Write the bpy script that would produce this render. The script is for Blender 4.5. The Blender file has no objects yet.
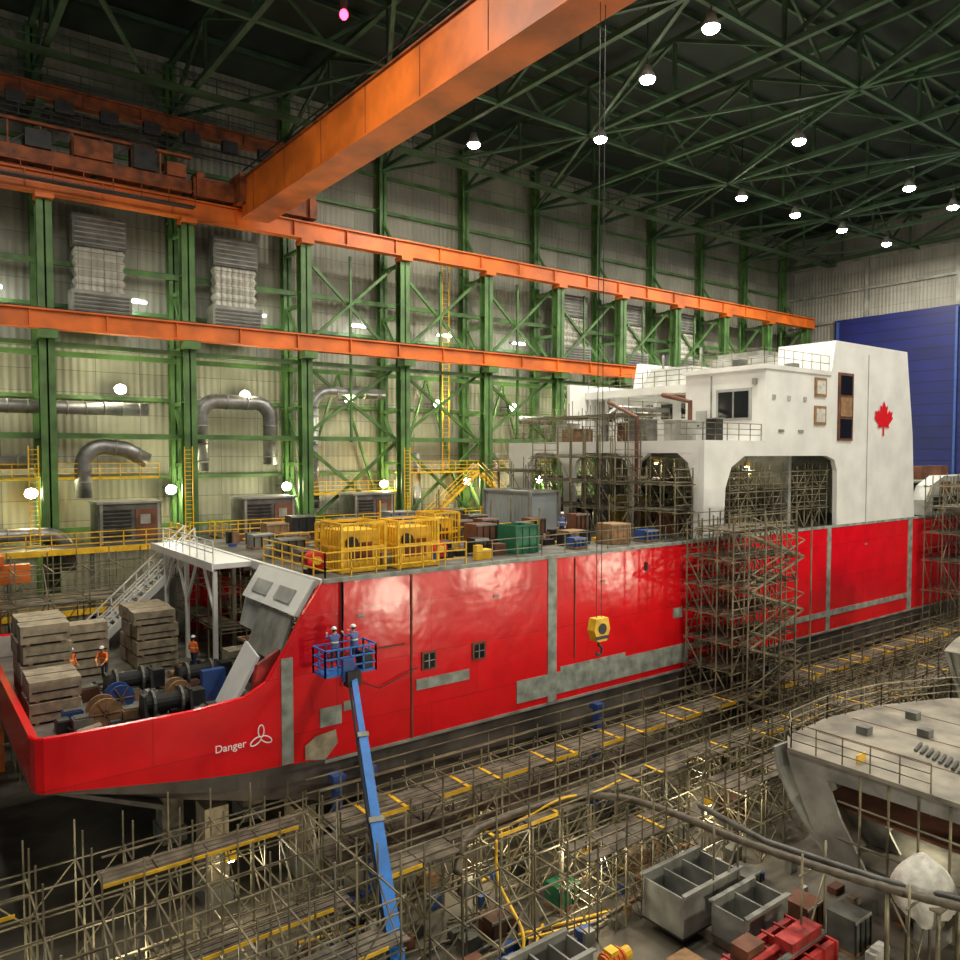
import bpy, math, random
from mathutils import Vector, Matrix
R = random.Random(7)
S = bpy.context.scene
try:
    S.view_settings.view_transform = 'Standard'
except Exception:
    pass
COL = S.collection

# ------------------------------------------------------------ materials
def mat(name, col, rough=0.6, metal=0.0, var=0.25, scale=1.5, bump=0.0, spec=0.5, col2=None, detail=5):
    m = bpy.data.materials.new(name); m.use_nodes = True
    nt = m.node_tree; b = nt.nodes['Principled BSDF']
    b.inputs['Roughness'].default_value = rough
    b.inputs['Metallic'].default_value = metal
    b.inputs['Specular IOR Level'].default_value = spec
    tc = nt.nodes.new('ShaderNodeTexCoord')
    n = nt.nodes.new('ShaderNodeTexNoise'); n.inputs['Scale'].default_value = scale
    n.inputs['Detail'].default_value = detail
    nt.links.new(tc.outputs['Object'], n.inputs['Vector'])
    r = nt.nodes.new('ShaderNodeValToRGB')
    r.color_ramp.elements[0].position = 0.35; r.color_ramp.elements[1].position = 0.65
    c2 = col2 if col2 else [c*(1-var) for c in col]
    r.color_ramp.elements[0].color = (*c2, 1)
    r.color_ramp.elements[1].color = (*[min(1, c*(1+var*0.4)) for c in col], 1)
    nt.links.new(n.outputs['Fac'], r.inputs['Fac'])
    nt.links.new(r.outputs['Color'], b.inputs['Base Color'])
    if bump > 0:
        bp = nt.nodes.new('ShaderNodeBump'); bp.inputs['Strength'].default_value = bump
        bp.inputs['Distance'].default_value = 0.1
        nt.links.new(n.outputs['Fac'], bp.inputs['Height'])
        nt.links.new(bp.outputs['Normal'], b.inputs['Normal'])
    return m

def emis(name, col, s):
    m = bpy.data.materials.new(name); m.use_nodes = True
    nt = m.node_tree; b = nt.nodes['Principled BSDF']
    b.inputs['Base Color'].default_value = (*col, 1)
    b.inputs['Emission Color'].default_value = (*col, 1)
    b.inputs['Emission Strength'].default_value = s
    return m

def panelmat(name, axis, col, mortar, bw, bh, rib=0.0, rough=0.6, ms=0.02, ribdist=0.05, colb=None):
    m = bpy.data.materials.new(name); m.use_nodes = True
    nt = m.node_tree; b = nt.nodes['Principled BSDF']; L = nt.links
    b.inputs['Roughness'].default_value = rough
    tc = nt.nodes.new('ShaderNodeTexCoord'); sp = nt.nodes.new('ShaderNodeSeparateXYZ')
    L.new(tc.outputs['Object'], sp.inputs[0])
    cb = nt.nodes.new('ShaderNodeCombineXYZ')
    L.new(sp.outputs[axis], cb.inputs['X']); L.new(sp.outputs['Z'], cb.inputs['Y'])
    br = nt.nodes.new('ShaderNodeTexBrick'); br.offset = 0.0
    br.inputs['Scale'].default_value = 1; br.inputs['Brick Width'].default_value = bw
    br.inputs['Row Height'].default_value = bh; br.inputs['Mortar Size'].default_value = ms
    br.inputs['Color1'].default_value = (*col, 1)
    br.inputs['Color2'].default_value = (*(colb or [c*0.8 for c in col]), 1)
    br.inputs['Mortar'].default_value = (*mortar, 1)
    L.new(cb.outputs[0], br.inputs['Vector'])
    n = nt.nodes.new('ShaderNodeTexNoise'); n.inputs['Scale'].default_value = 0.25; n.inputs['Detail'].default_value = 8
    L.new(tc.outputs['Object'], n.inputs['Vector'])
    mx = nt.nodes.new('ShaderNodeMix'); mx.data_type = 'RGBA'; mx.blend_type = 'MULTIPLY'
    mx.inputs['Factor'].default_value = 0.6
    rp = nt.nodes.new('ShaderNodeValToRGB'); rp.color_ramp.elements[0].position = 0.3; rp.color_ramp.elements[1].position = 0.7
    rp.color_ramp.elements[0].color = (0.45, 0.43, 0.38, 1)
    L.new(n.outputs['Fac'], rp.inputs['Fac'])
    L.new(br.outputs['Color'], mx.inputs[6]); L.new(rp.outputs['Color'], mx.inputs[7])
    L.new(mx.outputs[2], b.inputs['Base Color'])
    if rib > 0:
        w = nt.nodes.new('ShaderNodeMath'); w.operation = 'MULTIPLY'; w.inputs[1].default_value = 2*math.pi/rib
        L.new(sp.outputs[axis], w.inputs[0])
        s = nt.nodes.new('ShaderNodeMath'); s.operation = 'SINE'; L.new(w.outputs[0], s.inputs[0])
        bp = nt.nodes.new('ShaderNodeBump'); bp.inputs['Strength'].default_value = 0.5; bp.inputs['Distance'].default_value = ribdist
        L.new(s.outputs[0], bp.inputs['Height']); L.new(bp.outputs['Normal'], b.inputs['Normal'])
    return m

M = {}
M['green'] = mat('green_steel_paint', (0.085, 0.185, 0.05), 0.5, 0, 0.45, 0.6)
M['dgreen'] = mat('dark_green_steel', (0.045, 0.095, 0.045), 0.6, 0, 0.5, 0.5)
M['orange'] = mat('orange_crane_paint', (0.70, 0.15, 0.012), 0.5, 0, 0.35, 0.4, detail=8)
M['orange2'] = mat('orange_dark_paint', (0.26, 0.06, 0.010), 0.6, 0, 0.6, 1.2)  # darker, browner orange with mottled tone
M['white'] = mat('white_ship_paint', (0.78, 0.78, 0.75), 0.4, 0, 0.12, 0.5, detail=8)
M['greyw'] = mat('primer_grey_white', (0.42, 0.43, 0.40), 0.55, 0, 0.3, 0.8)
M['weld'] = mat('bare_primer_seam', (0.30, 0.33, 0.29), 0.6, 0, 0.45, 1.6, detail=9)
M['lower'] = mat('lower_hull_primer', (0.10, 0.085, 0.075), 0.6, 0, 0.6, 0.5)
M['galv'] = mat('galvanised_tube', (0.25, 0.22, 0.14), 0.45, 0.3, 0.6, 0.9)
M['plank'] = mat('scaffold_plank', (0.14, 0.115, 0.08), 0.75, 0, 0.65, 1.3, detail=9)
M['yellow'] = mat('safety_yellow', (0.85, 0.50, 0.02), 0.5, 0, 0.25, 2)
M['dark'] = mat('dark_machine_metal', (0.03, 0.03, 0.03), 0.5, 0.3, 0.4, 2)
M['glass'] = mat('dark_window_glass', (0.01, 0.012, 0.016), 0.12, 0, 0.2, 2)
M['steel'] = mat('duct_sheet_metal', (0.28, 0.28, 0.27), 0.38, 0.6, 0.3, 1.5)
M['grey'] = mat('grey_steel', (0.12, 0.12, 0.105), 0.55, 0.1, 0.5, 1.2)
M['lgrey'] = mat('light_grey_steel', (0.28, 0.28, 0.245), 0.55, 0, 0.45, 0.8, detail=8)
M['mdeck'] = mat('module_deck_primer', (0.25, 0.225, 0.175), 0.6, 0, 0.5, 0.7, detail=9)
M['deck'] = mat('deck_plating', (0.13, 0.12, 0.10), 0.6, 0, 0.6, 0.9, detail=9)
M['block'] = mat('timber_block', (0.36, 0.30, 0.21), 0.85, 0, 0.35, 2.5, 0.3)
M['wood'] = mat('plywood', (0.30, 0.17, 0.08), 0.8, 0, 0.35, 3)
M['brown'] = mat('rust_brown_primer', (0.16, 0.06, 0.03), 0.7, 0, 0.5, 1)
M['blue'] = mat('boom_blue_paint', (0.02, 0.17, 0.55), 0.4, 0, 0.2, 2)
M['bluec'] = mat('blue_box_paint', (0.03, 0.08, 0.28), 0.5, 0, 0.2, 2)
M['greenbin'] = mat('green_bin_paint', (0.02, 0.16, 0.08), 0.5, 0, 0.3, 2)
M['rubber'] = mat('black_rubber', (0.015, 0.015, 0.015), 0.8, 0, 0.2, 4)
M['flag'] = mat('maple_red', (0.70, 0.008, 0.012), 0.45, 0, 0.1, 2)
M['redst'] = mat('red_primer_steel', (0.40, 0.03, 0.025), 0.55, 0, 0.6, 1.5)
M['lett'] = mat('white_lettering', (0.9, 0.9, 0.9), 0.5, 0, 0.02, 2)
M['tarp'] = mat('white_tarpaulin', (0.62, 0.60, 0.54), 0.7, 0, 0.25, 3, 0.3)
M['hose'] = mat('ventilation_hose', (0.11, 0.09, 0.06), 0.6, 0, 0.4, 3, 0.4)
M['skin'] = mat('skin', (0.55, 0.30, 0.20), 0.6, 0, 0.1, 8)
M['helmet'] = mat('white_hard_hat', (0.85, 0.85, 0.82), 0.3, 0, 0.05, 6)
M['lamp'] = emis('lamp_lens', (1.0, 0.97, 0.90), 60)
M['lampw'] = emis('warm_lamp_lens', (1.0, 0.97, 0.66), 60)
M['tube'] = emis('fluorescent_tube', (0.95, 0.98, 1.0), 14)
M['redl'] = emis('red_beacon', (1.0, 0.02, 0.05), 20)
M['wall'] = panelmat('wall_sheeting', 'X', (0.36, 0.35, 0.28), (0.09, 0.10, 0.08), 3.33, 1.7, rib=0.55, colb=(0.26, 0.26, 0.21))
M['endwall'] = panelmat('end_wall_sheeting', 'Y', (0.34, 0.33, 0.29), (0.13, 0.13, 0.11), 5.0, 1.8, rib=0.5)
M['bluedoor'] = panelmat('blue_door_fabric', 'Y', (0.004, 0.011, 0.13), (0.002, 0.005, 0.05), 60, 1.5, rib=0, rough=0.5, ms=0.08)
M['quilt'] = panelmat('pleated_duct_cover', 'X', (0.66, 0.65, 0.58), (0.3, 0.3, 0.25), 0.9, 0.6, rough=0.7, ms=0.03, rib=.5, ribdist=.1)
M['corr'] = panelmat('corrugated_container', 'Y', (0.45, 0.50, 0.52), (0.3, 0.3, 0.3), 50, 50, rib=0.3, ribdist=0.1)
M['floor'] = mat('concrete_floor', (0.15, 0.13, 0.10), 0.6, 0, 0.65, 0.35, 0.2, detail=9)
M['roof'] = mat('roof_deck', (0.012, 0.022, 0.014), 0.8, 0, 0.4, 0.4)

def hullred():
    m = bpy.data.materials.new('hull_red_paint'); m.use_nodes = True
    nt = m.node_tree; b = nt.nodes['Principled BSDF']; L = nt.links
    tc = nt.nodes.new('ShaderNodeTexCoord'); sp = nt.nodes.new('ShaderNodeSeparateXYZ'); L.new(tc.outputs['Object'], sp.inputs[0])
    cb = nt.nodes.new('ShaderNodeCombineXYZ'); L.new(sp.outputs['X'], cb.inputs['X']); L.new(sp.outputs['Z'], cb.inputs['Y'])
    br = nt.nodes.new('ShaderNodeTexBrick'); br.inputs['Scale'].default_value = 1
    br.inputs['Brick Width'].default_value = 7.5; br.inputs['Row Height'].default_value = 2.45; br.inputs['Mortar Size'].default_value = 0.02
    br.inputs['Color1'].default_value = (0.80, 0.006, 0.012, 1); br.inputs['Color2'].default_value = (0.70, 0.005, 0.011, 1)
    br.inputs['Mortar'].default_value = (0.50, 0.01, 0.012, 1); br.offset = 0.35
    L.new(cb.outputs[0], br.inputs['Vector'])
    n = nt.nodes.new('ShaderNodeTexNoise'); n.inputs['Scale'].default_value = 0.8; n.inputs['Detail'].default_value = 7
    L.new(tc.outputs['Object'], n.inputs['Vector'])
    mx = nt.nodes.new('ShaderNodeMix'); mx.data_type = 'RGBA'; mx.blend_type = 'MULTIPLY'; mx.inputs['Factor'].default_value = 0.4
    rp = nt.nodes.new('ShaderNodeValToRGB'); rp.color_ramp.elements[0].position = 0.3; rp.color_ramp.elements[1].position = 0.6
    rp.color_ramp.elements[0].color = (0.6, 0.5, 0.5, 1)
    L.new(n.outputs['Fac'], rp.inputs['Fac']); L.new(br.outputs['Color'], mx.inputs[6]); L.new(rp.outputs['Color'], mx.inputs[7])
    L.new(mx.outputs[2], b.inputs['Base Color'])
    b.inputs['Roughness'].default_value = 0.2
    n2 = nt.nodes.new('ShaderNodeTexNoise'); n2.inputs['Scale'].default_value = 0.9; L.new(tc.outputs['Object'], n2.inputs['Vector'])
    bp = nt.nodes.new('ShaderNodeBump'); bp.inputs['Strength'].default_value = 0.25; bp.inputs['Distance'].default_value = 0.1
    L.new(n2.outputs['Fac'], bp.inputs['Height']); L.new(bp.outputs['Normal'], b.inputs['Normal'])
    return m
M['red'] = hullred()

# ------------------------------------------------------------ mesh builder
class MB:
    def __init__(s): s.v = []; s.f = []; s.m = []; s.names = []
    def mi(s, k):
        if k not in s.names: s.names.append(k)
        return s.names.index(k)
    def face(s, pts, k):
        i = len(s.v); s.v += [tuple(p) for p in pts]; s.f.append(tuple(range(i, i+len(pts)))); s.m.append(s.mi(k))
    def hexa(s, c, k):
        i = len(s.v); s.v += [tuple(p) for p in c]; mi = s.mi(k)
        for q in ((0,3,2,1),(4,5,6,7),(0,1,5,4),(1,2,6,5),(2,3,7,6),(3,0,4,7)):
            s.f.append(tuple(i+j for j in q)); s.m.append(mi)
    def box(s, x0, x1, y0, y1, z0, z1, k):
        s.hexa([(x0,y0,z0),(x1,y0,z0),(x1,y1,z0),(x0,y1,z0),(x0,y0,z1),(x1,y0,z1),(x1,y1,z1),(x0,y1,z1)], k)
    def beam(s, p, q, w, h, k, up=(0,0,1)):
        p = Vector(p); q = Vector(q); d = (q-p)
        if d.length < 1e-6: return
        d.normalize(); u = Vector(up)
        if abs(d.dot(u)) > 0.98: u = Vector((0,1,0)) if abs(d.y) < .9 else Vector((1,0,0))
        a = d.cross(u).normalized(); b = a.cross(d).normalized()
        a *= w/2; b *= h/2
        s.hexa([p-a-b, p+a-b, q+a-b, q-a-b, p-a+b, p+a+b, q+a+b, q-a+b], k)
    def tube(s, p, q, r, k, n=4, r2=None):
        s.path([p, q], r, k, n, r2)
    def path(s, pts, r, k, n=8, r2=None, cap=True):
        pts = [Vector(p) for p in pts]; mi = s.mi(k); rings = []
        pa = None
        for i, p in enumerate(pts):
            d = (pts[min(i+1, len(pts)-1)] - pts[max(i-1, 0)]).normalized()
            if pa is None:
                u = Vector((0,0,1)) if abs(d.z) < 0.9 else Vector((1,0,0))
                a = d.cross(u).normalized()
            else:
                a = (pa - d*pa.dot(d)).normalized()
            pa = a; b = d.cross(a)
            rr = r if r2 is None else r + (r2-r)*i/(len(pts)-1)
            if isinstance(r, (list, tuple)): rr = r[i]
            st = len(s.v)
            for j in range(n):
                t = 2*math.pi*(j+.5)/n; s.v.append(tuple(p + a*math.cos(t)*rr + b*math.sin(t)*rr))
            rings.append(st)
        for i in range(len(rings)-1):
            for j in range(n):
                j2 = (j+1) % n
                s.f.append((rings[i]+j, rings[i]+j2, rings[i+1]+j2, rings[i+1]+j)); s.m.append(mi)
        if cap:
            s.f.append(tuple(rings[0]+j for j in reversed(range(n)))); s.m.append(mi)
            s.f.append(tuple(rings[-1]+j for j in range(n))); s.m.append(mi)
    def ell(s, c, rx, ry, rz, k, nu=12, nv=8, lo=-0.5*math.pi, hi=0.5*math.pi):
        mi = s.mi(k); st = len(s.v)
        for i in range(nv+1):
            t = lo + (hi-lo)*i/nv
            for j in range(nu):
                u = 2*math.pi*j/nu
                s.v.append((c[0]+rx*math.cos(t)*math.cos(u), c[1]+ry*math.cos(t)*math.sin(u), c[2]+rz*math.sin(t)))
        for i in range(nv):
            for j in range(nu):
                j2 = (j+1) % nu
                s.f.append((st+i*nu+j, st+i*nu+j2, st+(i+1)*nu+j2, st+(i+1)*nu+j)); s.m.append(mi)
    def prism(s, pts, ext, k):
        e = Vector(ext); pts = [Vector(p) for p in pts]; n = len(pts)
        s.face(pts, k); s.face([p+e for p in reversed(pts)], k)
        for i in range(n):
            a = pts[i]; b = pts[(i+1) % n]; s.face([a, a+e, b+e, b], k)
    def rail(s, pts, k, h=1.1, step=1.5, r=0.03, mids=2):
        for a, b in zip(pts[:-1], pts[1:]):
            a = Vector(a); b = Vector(b); L = (b-a).length; n = max(1, round(L/step))
            for i in range(n+1):
                p = a.lerp(b, i/n); s.tube(p, p+Vector((0,0,h)), r, k)
            for j in range(mids):
                o = Vector((0,0,h*(j+1)/mids)); s.tube(a+o, b+o, r, k)
    def obj(s, name, smooth=False, parent=None):
        me = bpy.data.meshes.new(name); me.from_pydata(s.v, [], s.f)
        for k in s.names: me.materials.append(M[k])
        me.polygons.foreach_set('material_index', s.m)
        if smooth: me.polygons.foreach_set('use_smooth', [True]*len(s.f))
        me.update()
        o = bpy.data.objects.new(name, me); COL.objects.link(o)
        if parent: o.parent = parent
        return o

def scaffold(mb, x0, x1, nx, y0, y1, ny, zs, planks=(), diag=0.4, r=0.045, top=1.0, k='galv', yell=0.0, rail=True):
    xs = [x0+(x1-x0)*i/nx for i in range(nx+1)]; ys = [y0+(y1-y0)*i/ny for i in range(ny+1)]
    for x in xs:
        for y in ys:
            mb.tube((x, y, zs[0]), (x, y, zs[-1]+top*R.uniform(.5, 1.2)), r, k)
    for li, z in enumerate(zs[1:]):
        for y in ys: mb.tube((x0-.2, y, z), (x1+.2, y, z), r*.9, k)
        for x in xs: mb.tube((x, y0-.2, z+.06), (x, y1+.2, z+.06), r*.9, k)
        if rail and (li+1) in planks:
            for y in (y0, y1):
                mb.tube((x0, y, z+.5), (x1, y, z+.5), r*.8, k); mb.tube((x0, y, z+1.), (x1, y, z+1.), r*.8, k)
    for a, b in zip(zs[:-1], zs[1:]):
        for i in range(nx):
            for y in (ys if ny < 3 else (ys[0], ys[-1])):
                if R.random() < diag:
                    if R.random() < .5: mb.tube((xs[i], y, a), (xs[i+1], y, b), r*.8, k)
                    else: mb.tube((xs[i+1], y, a), (xs[i], y, b), r*.8, k)
        for x in xs:
            for j in range(ny):
                if R.random() < diag*.6:
                    mb.tube((x, ys[j], a), (x, ys[j+1], b), r*.8, k)
    for li in planks:
        z = zs[li]+.12
        for i in range(nx):
            w = (ys[-1]-ys[0]); n = max(2, int(w/.4))
            for j in range(n):
                if R.random() < .88:
                    dz = R.uniform(0, .03)
                    mb.box(xs[i]+.03, xs[i+1]-.03, ys[0]+w*j/n+.03, ys[0]+w*(j+1)/n-.03, z+dz, z+.05+dz, 'plank')
            if R.random() < yell:
                mb.box(xs[i+1]-.13, xs[i+1]+.02, ys[0]+.1, ys[-1]-.1, z+.085, z+.11, 'yellow')
            if yell and R.random() < .3: 
                mb.box(xs[i]+.1, xs[i+1]-.1, ys[0]-.03, ys[0], z, z+.15, 'yellow')

CX = [9.2+10*k for k in range(-2, 11)]
# ------------------------------------------------------------ room shell
b = MB(); b.box(-30, 125, -30, 75, -0.3, 0, 'floor'); b.obj('floor')
b = MB(); b.box(-30, 112.5, 68.6, 69, 0, 52, 'wall'); b.obj('wall_left')
b = MB()
b.box(112, 112.4, -20, 68.6, 38, 52, 'endwall')
b.box(112, 112.4, 60, 68.6, 0, 38, 'endwall')
for z in (38.1, 42.3, 46.6): b.box(111.6, 112, -20, 68.6, z, z+.35, 'lgrey')
for y in range(-16, 68, 12): b.box(111.5, 112, y, y+.5, 38, 47, 'lgrey')
b.obj('wall_end')
b = MB(); b.box(111.0, 111.3, -20, 60.6, 0, 38.3, 'bluedoor')
for y in range(-20, 61, 16): b.box(110.7, 111.0, y-.15, y+.15, 0, 38, 'bluec')
b.obj('door_1')
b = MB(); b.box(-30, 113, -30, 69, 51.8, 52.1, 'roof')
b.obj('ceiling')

b = MB()
ZB, ZT = 46.7, 50.8
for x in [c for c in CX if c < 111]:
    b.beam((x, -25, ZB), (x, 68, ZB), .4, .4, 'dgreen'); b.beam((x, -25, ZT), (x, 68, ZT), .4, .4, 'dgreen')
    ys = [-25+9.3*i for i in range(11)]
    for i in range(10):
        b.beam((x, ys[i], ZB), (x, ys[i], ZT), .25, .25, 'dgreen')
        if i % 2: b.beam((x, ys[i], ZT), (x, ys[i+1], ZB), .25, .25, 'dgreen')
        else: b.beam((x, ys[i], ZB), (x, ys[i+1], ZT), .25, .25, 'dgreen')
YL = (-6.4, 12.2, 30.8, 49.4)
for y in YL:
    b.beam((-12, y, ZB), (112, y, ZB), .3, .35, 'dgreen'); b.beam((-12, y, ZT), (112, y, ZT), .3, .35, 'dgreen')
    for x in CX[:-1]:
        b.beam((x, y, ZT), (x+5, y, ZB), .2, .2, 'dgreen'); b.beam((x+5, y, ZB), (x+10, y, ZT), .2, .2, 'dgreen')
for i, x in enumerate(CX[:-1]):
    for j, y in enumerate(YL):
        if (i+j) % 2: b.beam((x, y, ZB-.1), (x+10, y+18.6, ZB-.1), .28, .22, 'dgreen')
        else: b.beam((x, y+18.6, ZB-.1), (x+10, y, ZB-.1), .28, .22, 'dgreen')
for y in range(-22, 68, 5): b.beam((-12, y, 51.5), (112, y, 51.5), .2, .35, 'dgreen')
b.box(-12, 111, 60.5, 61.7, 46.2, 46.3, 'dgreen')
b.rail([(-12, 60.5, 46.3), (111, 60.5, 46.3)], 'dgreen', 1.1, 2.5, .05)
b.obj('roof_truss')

# ------------------------------------------------------------ wall steelwork
b = MB()
def hcol(b, x, y, z0, z1, w, dpt, k):
    b.box(x-w/2, x+w/2, y-dpt/2, y-dpt/2+.08, z0, z1, k); b.box(x-w/2, x+w/2, y+dpt/2-.08, y+dpt/2, z0, z1, k)
    b.box(x-.06, x+.06, y-dpt/2, y+dpt/2, z0, z1, k)
    z = z0+3
    while z < z1:
        b.box(x-w/2+.02, x+w/2-.02, y-dpt/2+.02, y+dpt/2-.02, z, z+.05, k); z += 5
for x in CX:
    hcol(b, x, 64, 0, 37.4, 1.0, .95, 'green')
    hcol(b, x, 67.9, 0, 51, .8, .8, 'green')
    for z in (6, 12, 18, 23, 27.4, 32, 36.8): b.beam((x, 64, z), (x, 67.9, z), .3, .3, 'green')
    for z in (0, 12, 18, 27.4): b.beam((x, 64, z), (x, 67.9, z+5), .25, .25, 'green')
    b.beam((x, 64, 36.8), (x, 67.9, 42), .25, .25, 'green')
for i, x in enumerate(CX[:-1]):
    for z in (13, 20.3, 26.6, 33.5): b.beam((x, 67.4, z), (x+10, 67.4, z), .3, .4, 'green')
    b.beam((x, 64.2, 26.9), (x+10, 64.2, 26.9), .3, .35, 'green')
    for z in (17, 23.4, 30.4, 42.8, 46.2): b.beam((x, 68.3, z), (x+10, 68.3, z), .2, .3, 'green')
    b.beam((x, 64.4, 20.3), (x+10, 64.4, 20.3), .3, .35, 'green')
    if i >= 4:
        for (z0, z1) in ((28.2, 37.0), (20.3, 27.3)):
            b.beam((x, 65, z0), (x+10, 65, z1), .26, .26, 'green'); b.beam((x, 65.4, z1), (x+10, 65.4, z0), .26, .26, 'green')
        b.beam((x, 65, 20), (x+10, 65, 12), .26, .26, 'green'); b.beam((x, 65.4, 12), (x+10, 65.4, 20), .26, .26, 'green')
        b.beam((x+5, 65, 20), (x+5, 65, 37), .2, .2, 'green')
        b.beam((x, 67.6, 12), (x+5, 67.6, 26.5), .2, .2, 'green'); b.beam((x+10, 67.6, 12), (x+5, 67.6, 26.5), .2, .2, 'green')
b.obj('steel_column_frame')

def girder(b, x0, x1, y, z0, z1, w, k, st=2.5):
    b.box(x0, x1, y-w/2, y+w/2, z1-.12, z1, k); b.box(x0, x1, y-w/2, y+w/2, z0, z0+.12, k); b.box(x0+.01, x1-.01, y-.2, y+.2, z0+.1, z1-.1, k)
    x = x0+st
    while x < x1: b.box(x, x+.08, y-w/2+.05, y+w/2-.05, z0+.1, z1-.1, k); x += st
    b.box(x0, x1, y-.08, y+.08, z1, z1+.12, 'dark')
b = MB(); girder(b, -12, 110.5, 63.6, 37.4, 38.9, .9, 'orange', 5)
for x in CX[:-1]: b.box(x-.6, x+.6, 63.1, 64.4, 37.05, 37.39, 'orange')
b.obj('upper_crane_runway')
b = MB(); girder(b, -12, 74, 63.1, 27.8, 29.2, .9, 'orange', 5)
for x in [c for c in CX if c < 75]: b.box(x-.6, x+.6, 62.7, 64, 27.2, 27.79, 'green')
b.obj('lower_crane_runway')

# bridge crane
b = MB()
b.box(23.2, 25.2, -20, 62.4, 38.0, 40.9, 'orange')
b.box(23.05, 25.35, -20, 62.4, 37.86, 37.999, 'orange'); b.box(23.05, 25.35, -20, 62.4, 40.901, 41.02, 'orange2')
b.box(19.5, 30, 62.9, 64.3, 39.15, 40.6, 'orange2')
b.box(22.7, 25.8, 61.5, 64, 38.95, 41.2, 'orange2')
for x in (20.2, 22, 27.4, 29.2):
    b.tube((x, 63.3, 39.4), (x, 63.9, 39.4), .4, 'dark', 12)
for x in (20, 29.5): b.box(x-.3, x+.3, 62.7, 64.2, 39.1, 41.0, 'orange2')
b.tube((23.1, -20, 41.5), (23.1, 62, 41.5), .05, 'dark')
y = -18
while y < 62: b.box(23.17, 23.2, y, y+.05, 38.0, 40.9, 'orange2'); y += 6
b.box(22.6, 26.0, 20.5, 27.5, 41.05, 42.6, 'grey'); b.tube((22.9, 24, 42.8), (25.7, 24, 42.8), .7, 'dark', 14)
HX, HY, HZ = 24.4, 23.7, 10.75
for dx in (-.15, .15):
    b.tube((HX+dx, HY, 37.9), (HX+dx, HY, HZ+1.0), .016, 'dark')
b.prism([(HX-.36, HY-.22, HZ+1.1), (HX-.48, HY-.22, HZ+.6), (HX-.28, HY-.22, HZ+.1), (HX+.28, HY-.22, HZ+.1), (HX+.48, HY-.22, HZ+.6), (HX+.36, HY-.22, HZ+1.1)], (0, .44, 0), 'yellow')
b.tube((HX, HY-.25, HZ+.65), (HX, HY+.27, HZ+.65), .24, 'dark', 14)
b.box(HX-.4, HX+.4, HY-.24, HY-.22, HZ+.2, HZ+.34, 'dark')
pts = [(HX, HY, HZ+.1), (HX, HY, HZ-.1)]
for i in range(8):
    t = math.radians(90 - i*35); pts.append((HX+.2*math.cos(t), HY, HZ-.33+.2*math.sin(t)))
b.path(pts, .06, 'dark', 8)
b.obj('bridge_crane')

b = MB()
b.box(-6, 19.3, 62.7, 64.4, 39.2, 40.2, 'orange2')
for i in range(13):
    x = -5+2*i
    if x > 18: break
    b.beam((x, 62.8, 40.2), (x, 62.8, 41.9), .12, .12, 'orange2')
    b.beam((x, 62.8, 40.2), (min(x+2, 19), 62.8, 41.9), .1, .1, 'dark')
b.box(-6, 19.3, 62.6, 63, 41.8, 42.0, 'orange2')
for (x, w, h, k) in ((-3, 2, 1.6, 'orange2'), (1, 1.4, 1.1, 'dark'), (3.5, 2.4, 1.8, 'dark'), (8, 1.6, 1.2, 'dark'), (11, 2.6, 1.3, 'orange2'), (15, 1.6, 1.7, 'dark'), (17.4, 1.4, 1.0, 'orange2')):
    b.box(x, x+w, 62.4, 64, 40.21, 40.2+h, k)
for x in (-4, 0, 4, 8.5, 12.5, 16.5, 19): b.tube((x, 63, 39.55), (x, 63.9, 39.55), .42, 'dark', 12)
b.rail([(-6, 62.2, 42), (19.3, 62.2, 42)], 'dark', 1.1, 2, .04)
b.rail([(-6, 61.9, 38), (19.3, 61.9, 38)], 'orange2', 1.1, 2, .04)
b.box(-6, 19.3, 61.8, 62.6, 37.9, 38.0, 'dark')
b.obj('crane_end_carriage')
b = MB()
girder(b, -12, 27.5, 64.3, 44.2, 45.3, .8, 'orange2', 4)
for x in (-10.8, -.8, 9.2, 19.2): b.box(x-.3, x+.3, 64, 67.4, 43.8, 44.19, 'dgreen')
b.rail([(-12, 63.8, 45.3), (27, 63.8, 45.3)], 'dgreen', 1.1, 2.2, .05)
for x in range(-8, 26, 3): b.box(x, x+1.2, 63.2, 63.8, 43.2, 44.1, 'dark')
for z in (43.2, 42.6): b.tube((-12, 63.5, z), (27, 63.5, z), .08, 'dark', 6)
b.obj('maintenance_crane_runway')
b = MB(); b.ell((21.6, 41.6, 44.3), .25, .25, .3, 'redl'); b.box(21.45, 21.75, 41.45, 41.75, 44.6, 51.75, 'dark'); b.obj('red_beacon_lamp', True)

# ------------------------------------------------------------ wall services
for x in (13.2, 23.7, 63.2, 73.2, 83.2):
    b = MB()
    b.box(x-1.9, x+1.9, 65.4, 66.6, 34.6, 37.0, 'grey')
    for j in range(6): b.box(x-1.8, x+1.8, 65.34, 65.4, 34.8+j*.37, 34.9+j*.37, 'lgrey')
    for j in range(9):
        z = 31.3+j*.37; o = .18 if j % 2 else 0
        b.hexa([(x-1.8+o,65.5+o,z),(x+1.8-o,65.5+o,z),(x+1.8-o,66.6,z),(x-1.8+o,66.6,z),(x-1.8+.18-o,65.68-o,z+.37),(x+1.8-.18+o,65.68-o,z+.37),(x+1.8-.18+o,66.6,z+.37),(x-1.8+.18-o,66.6,z+.37)], 'quilt')
    b.box(x-2.1, x+2.1, 65.0, 66.6, 29.4, 31.25, 'lgrey')
    for j in range(5): b.box(x-1.9, x+1.9, 64.93, 65.0, 29.6+j*.3, 29.75+j*.3, 'grey')
    b.box(x-2.2, x+2.2, 65.0, 68.5, 29.2, 29.39, 'green')
    b.obj('air_handling_unit')
b = MB()
def arc(c, r, a0, a1, ax='xz', n=8):
    o = []
    for i in range(n+1):
        t = math.radians(a0+(a1-a0)*i/n)
        o.append((c[0]+r*math.cos(t), c[1], c[2]+r*math.sin(t)))
    return o
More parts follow.
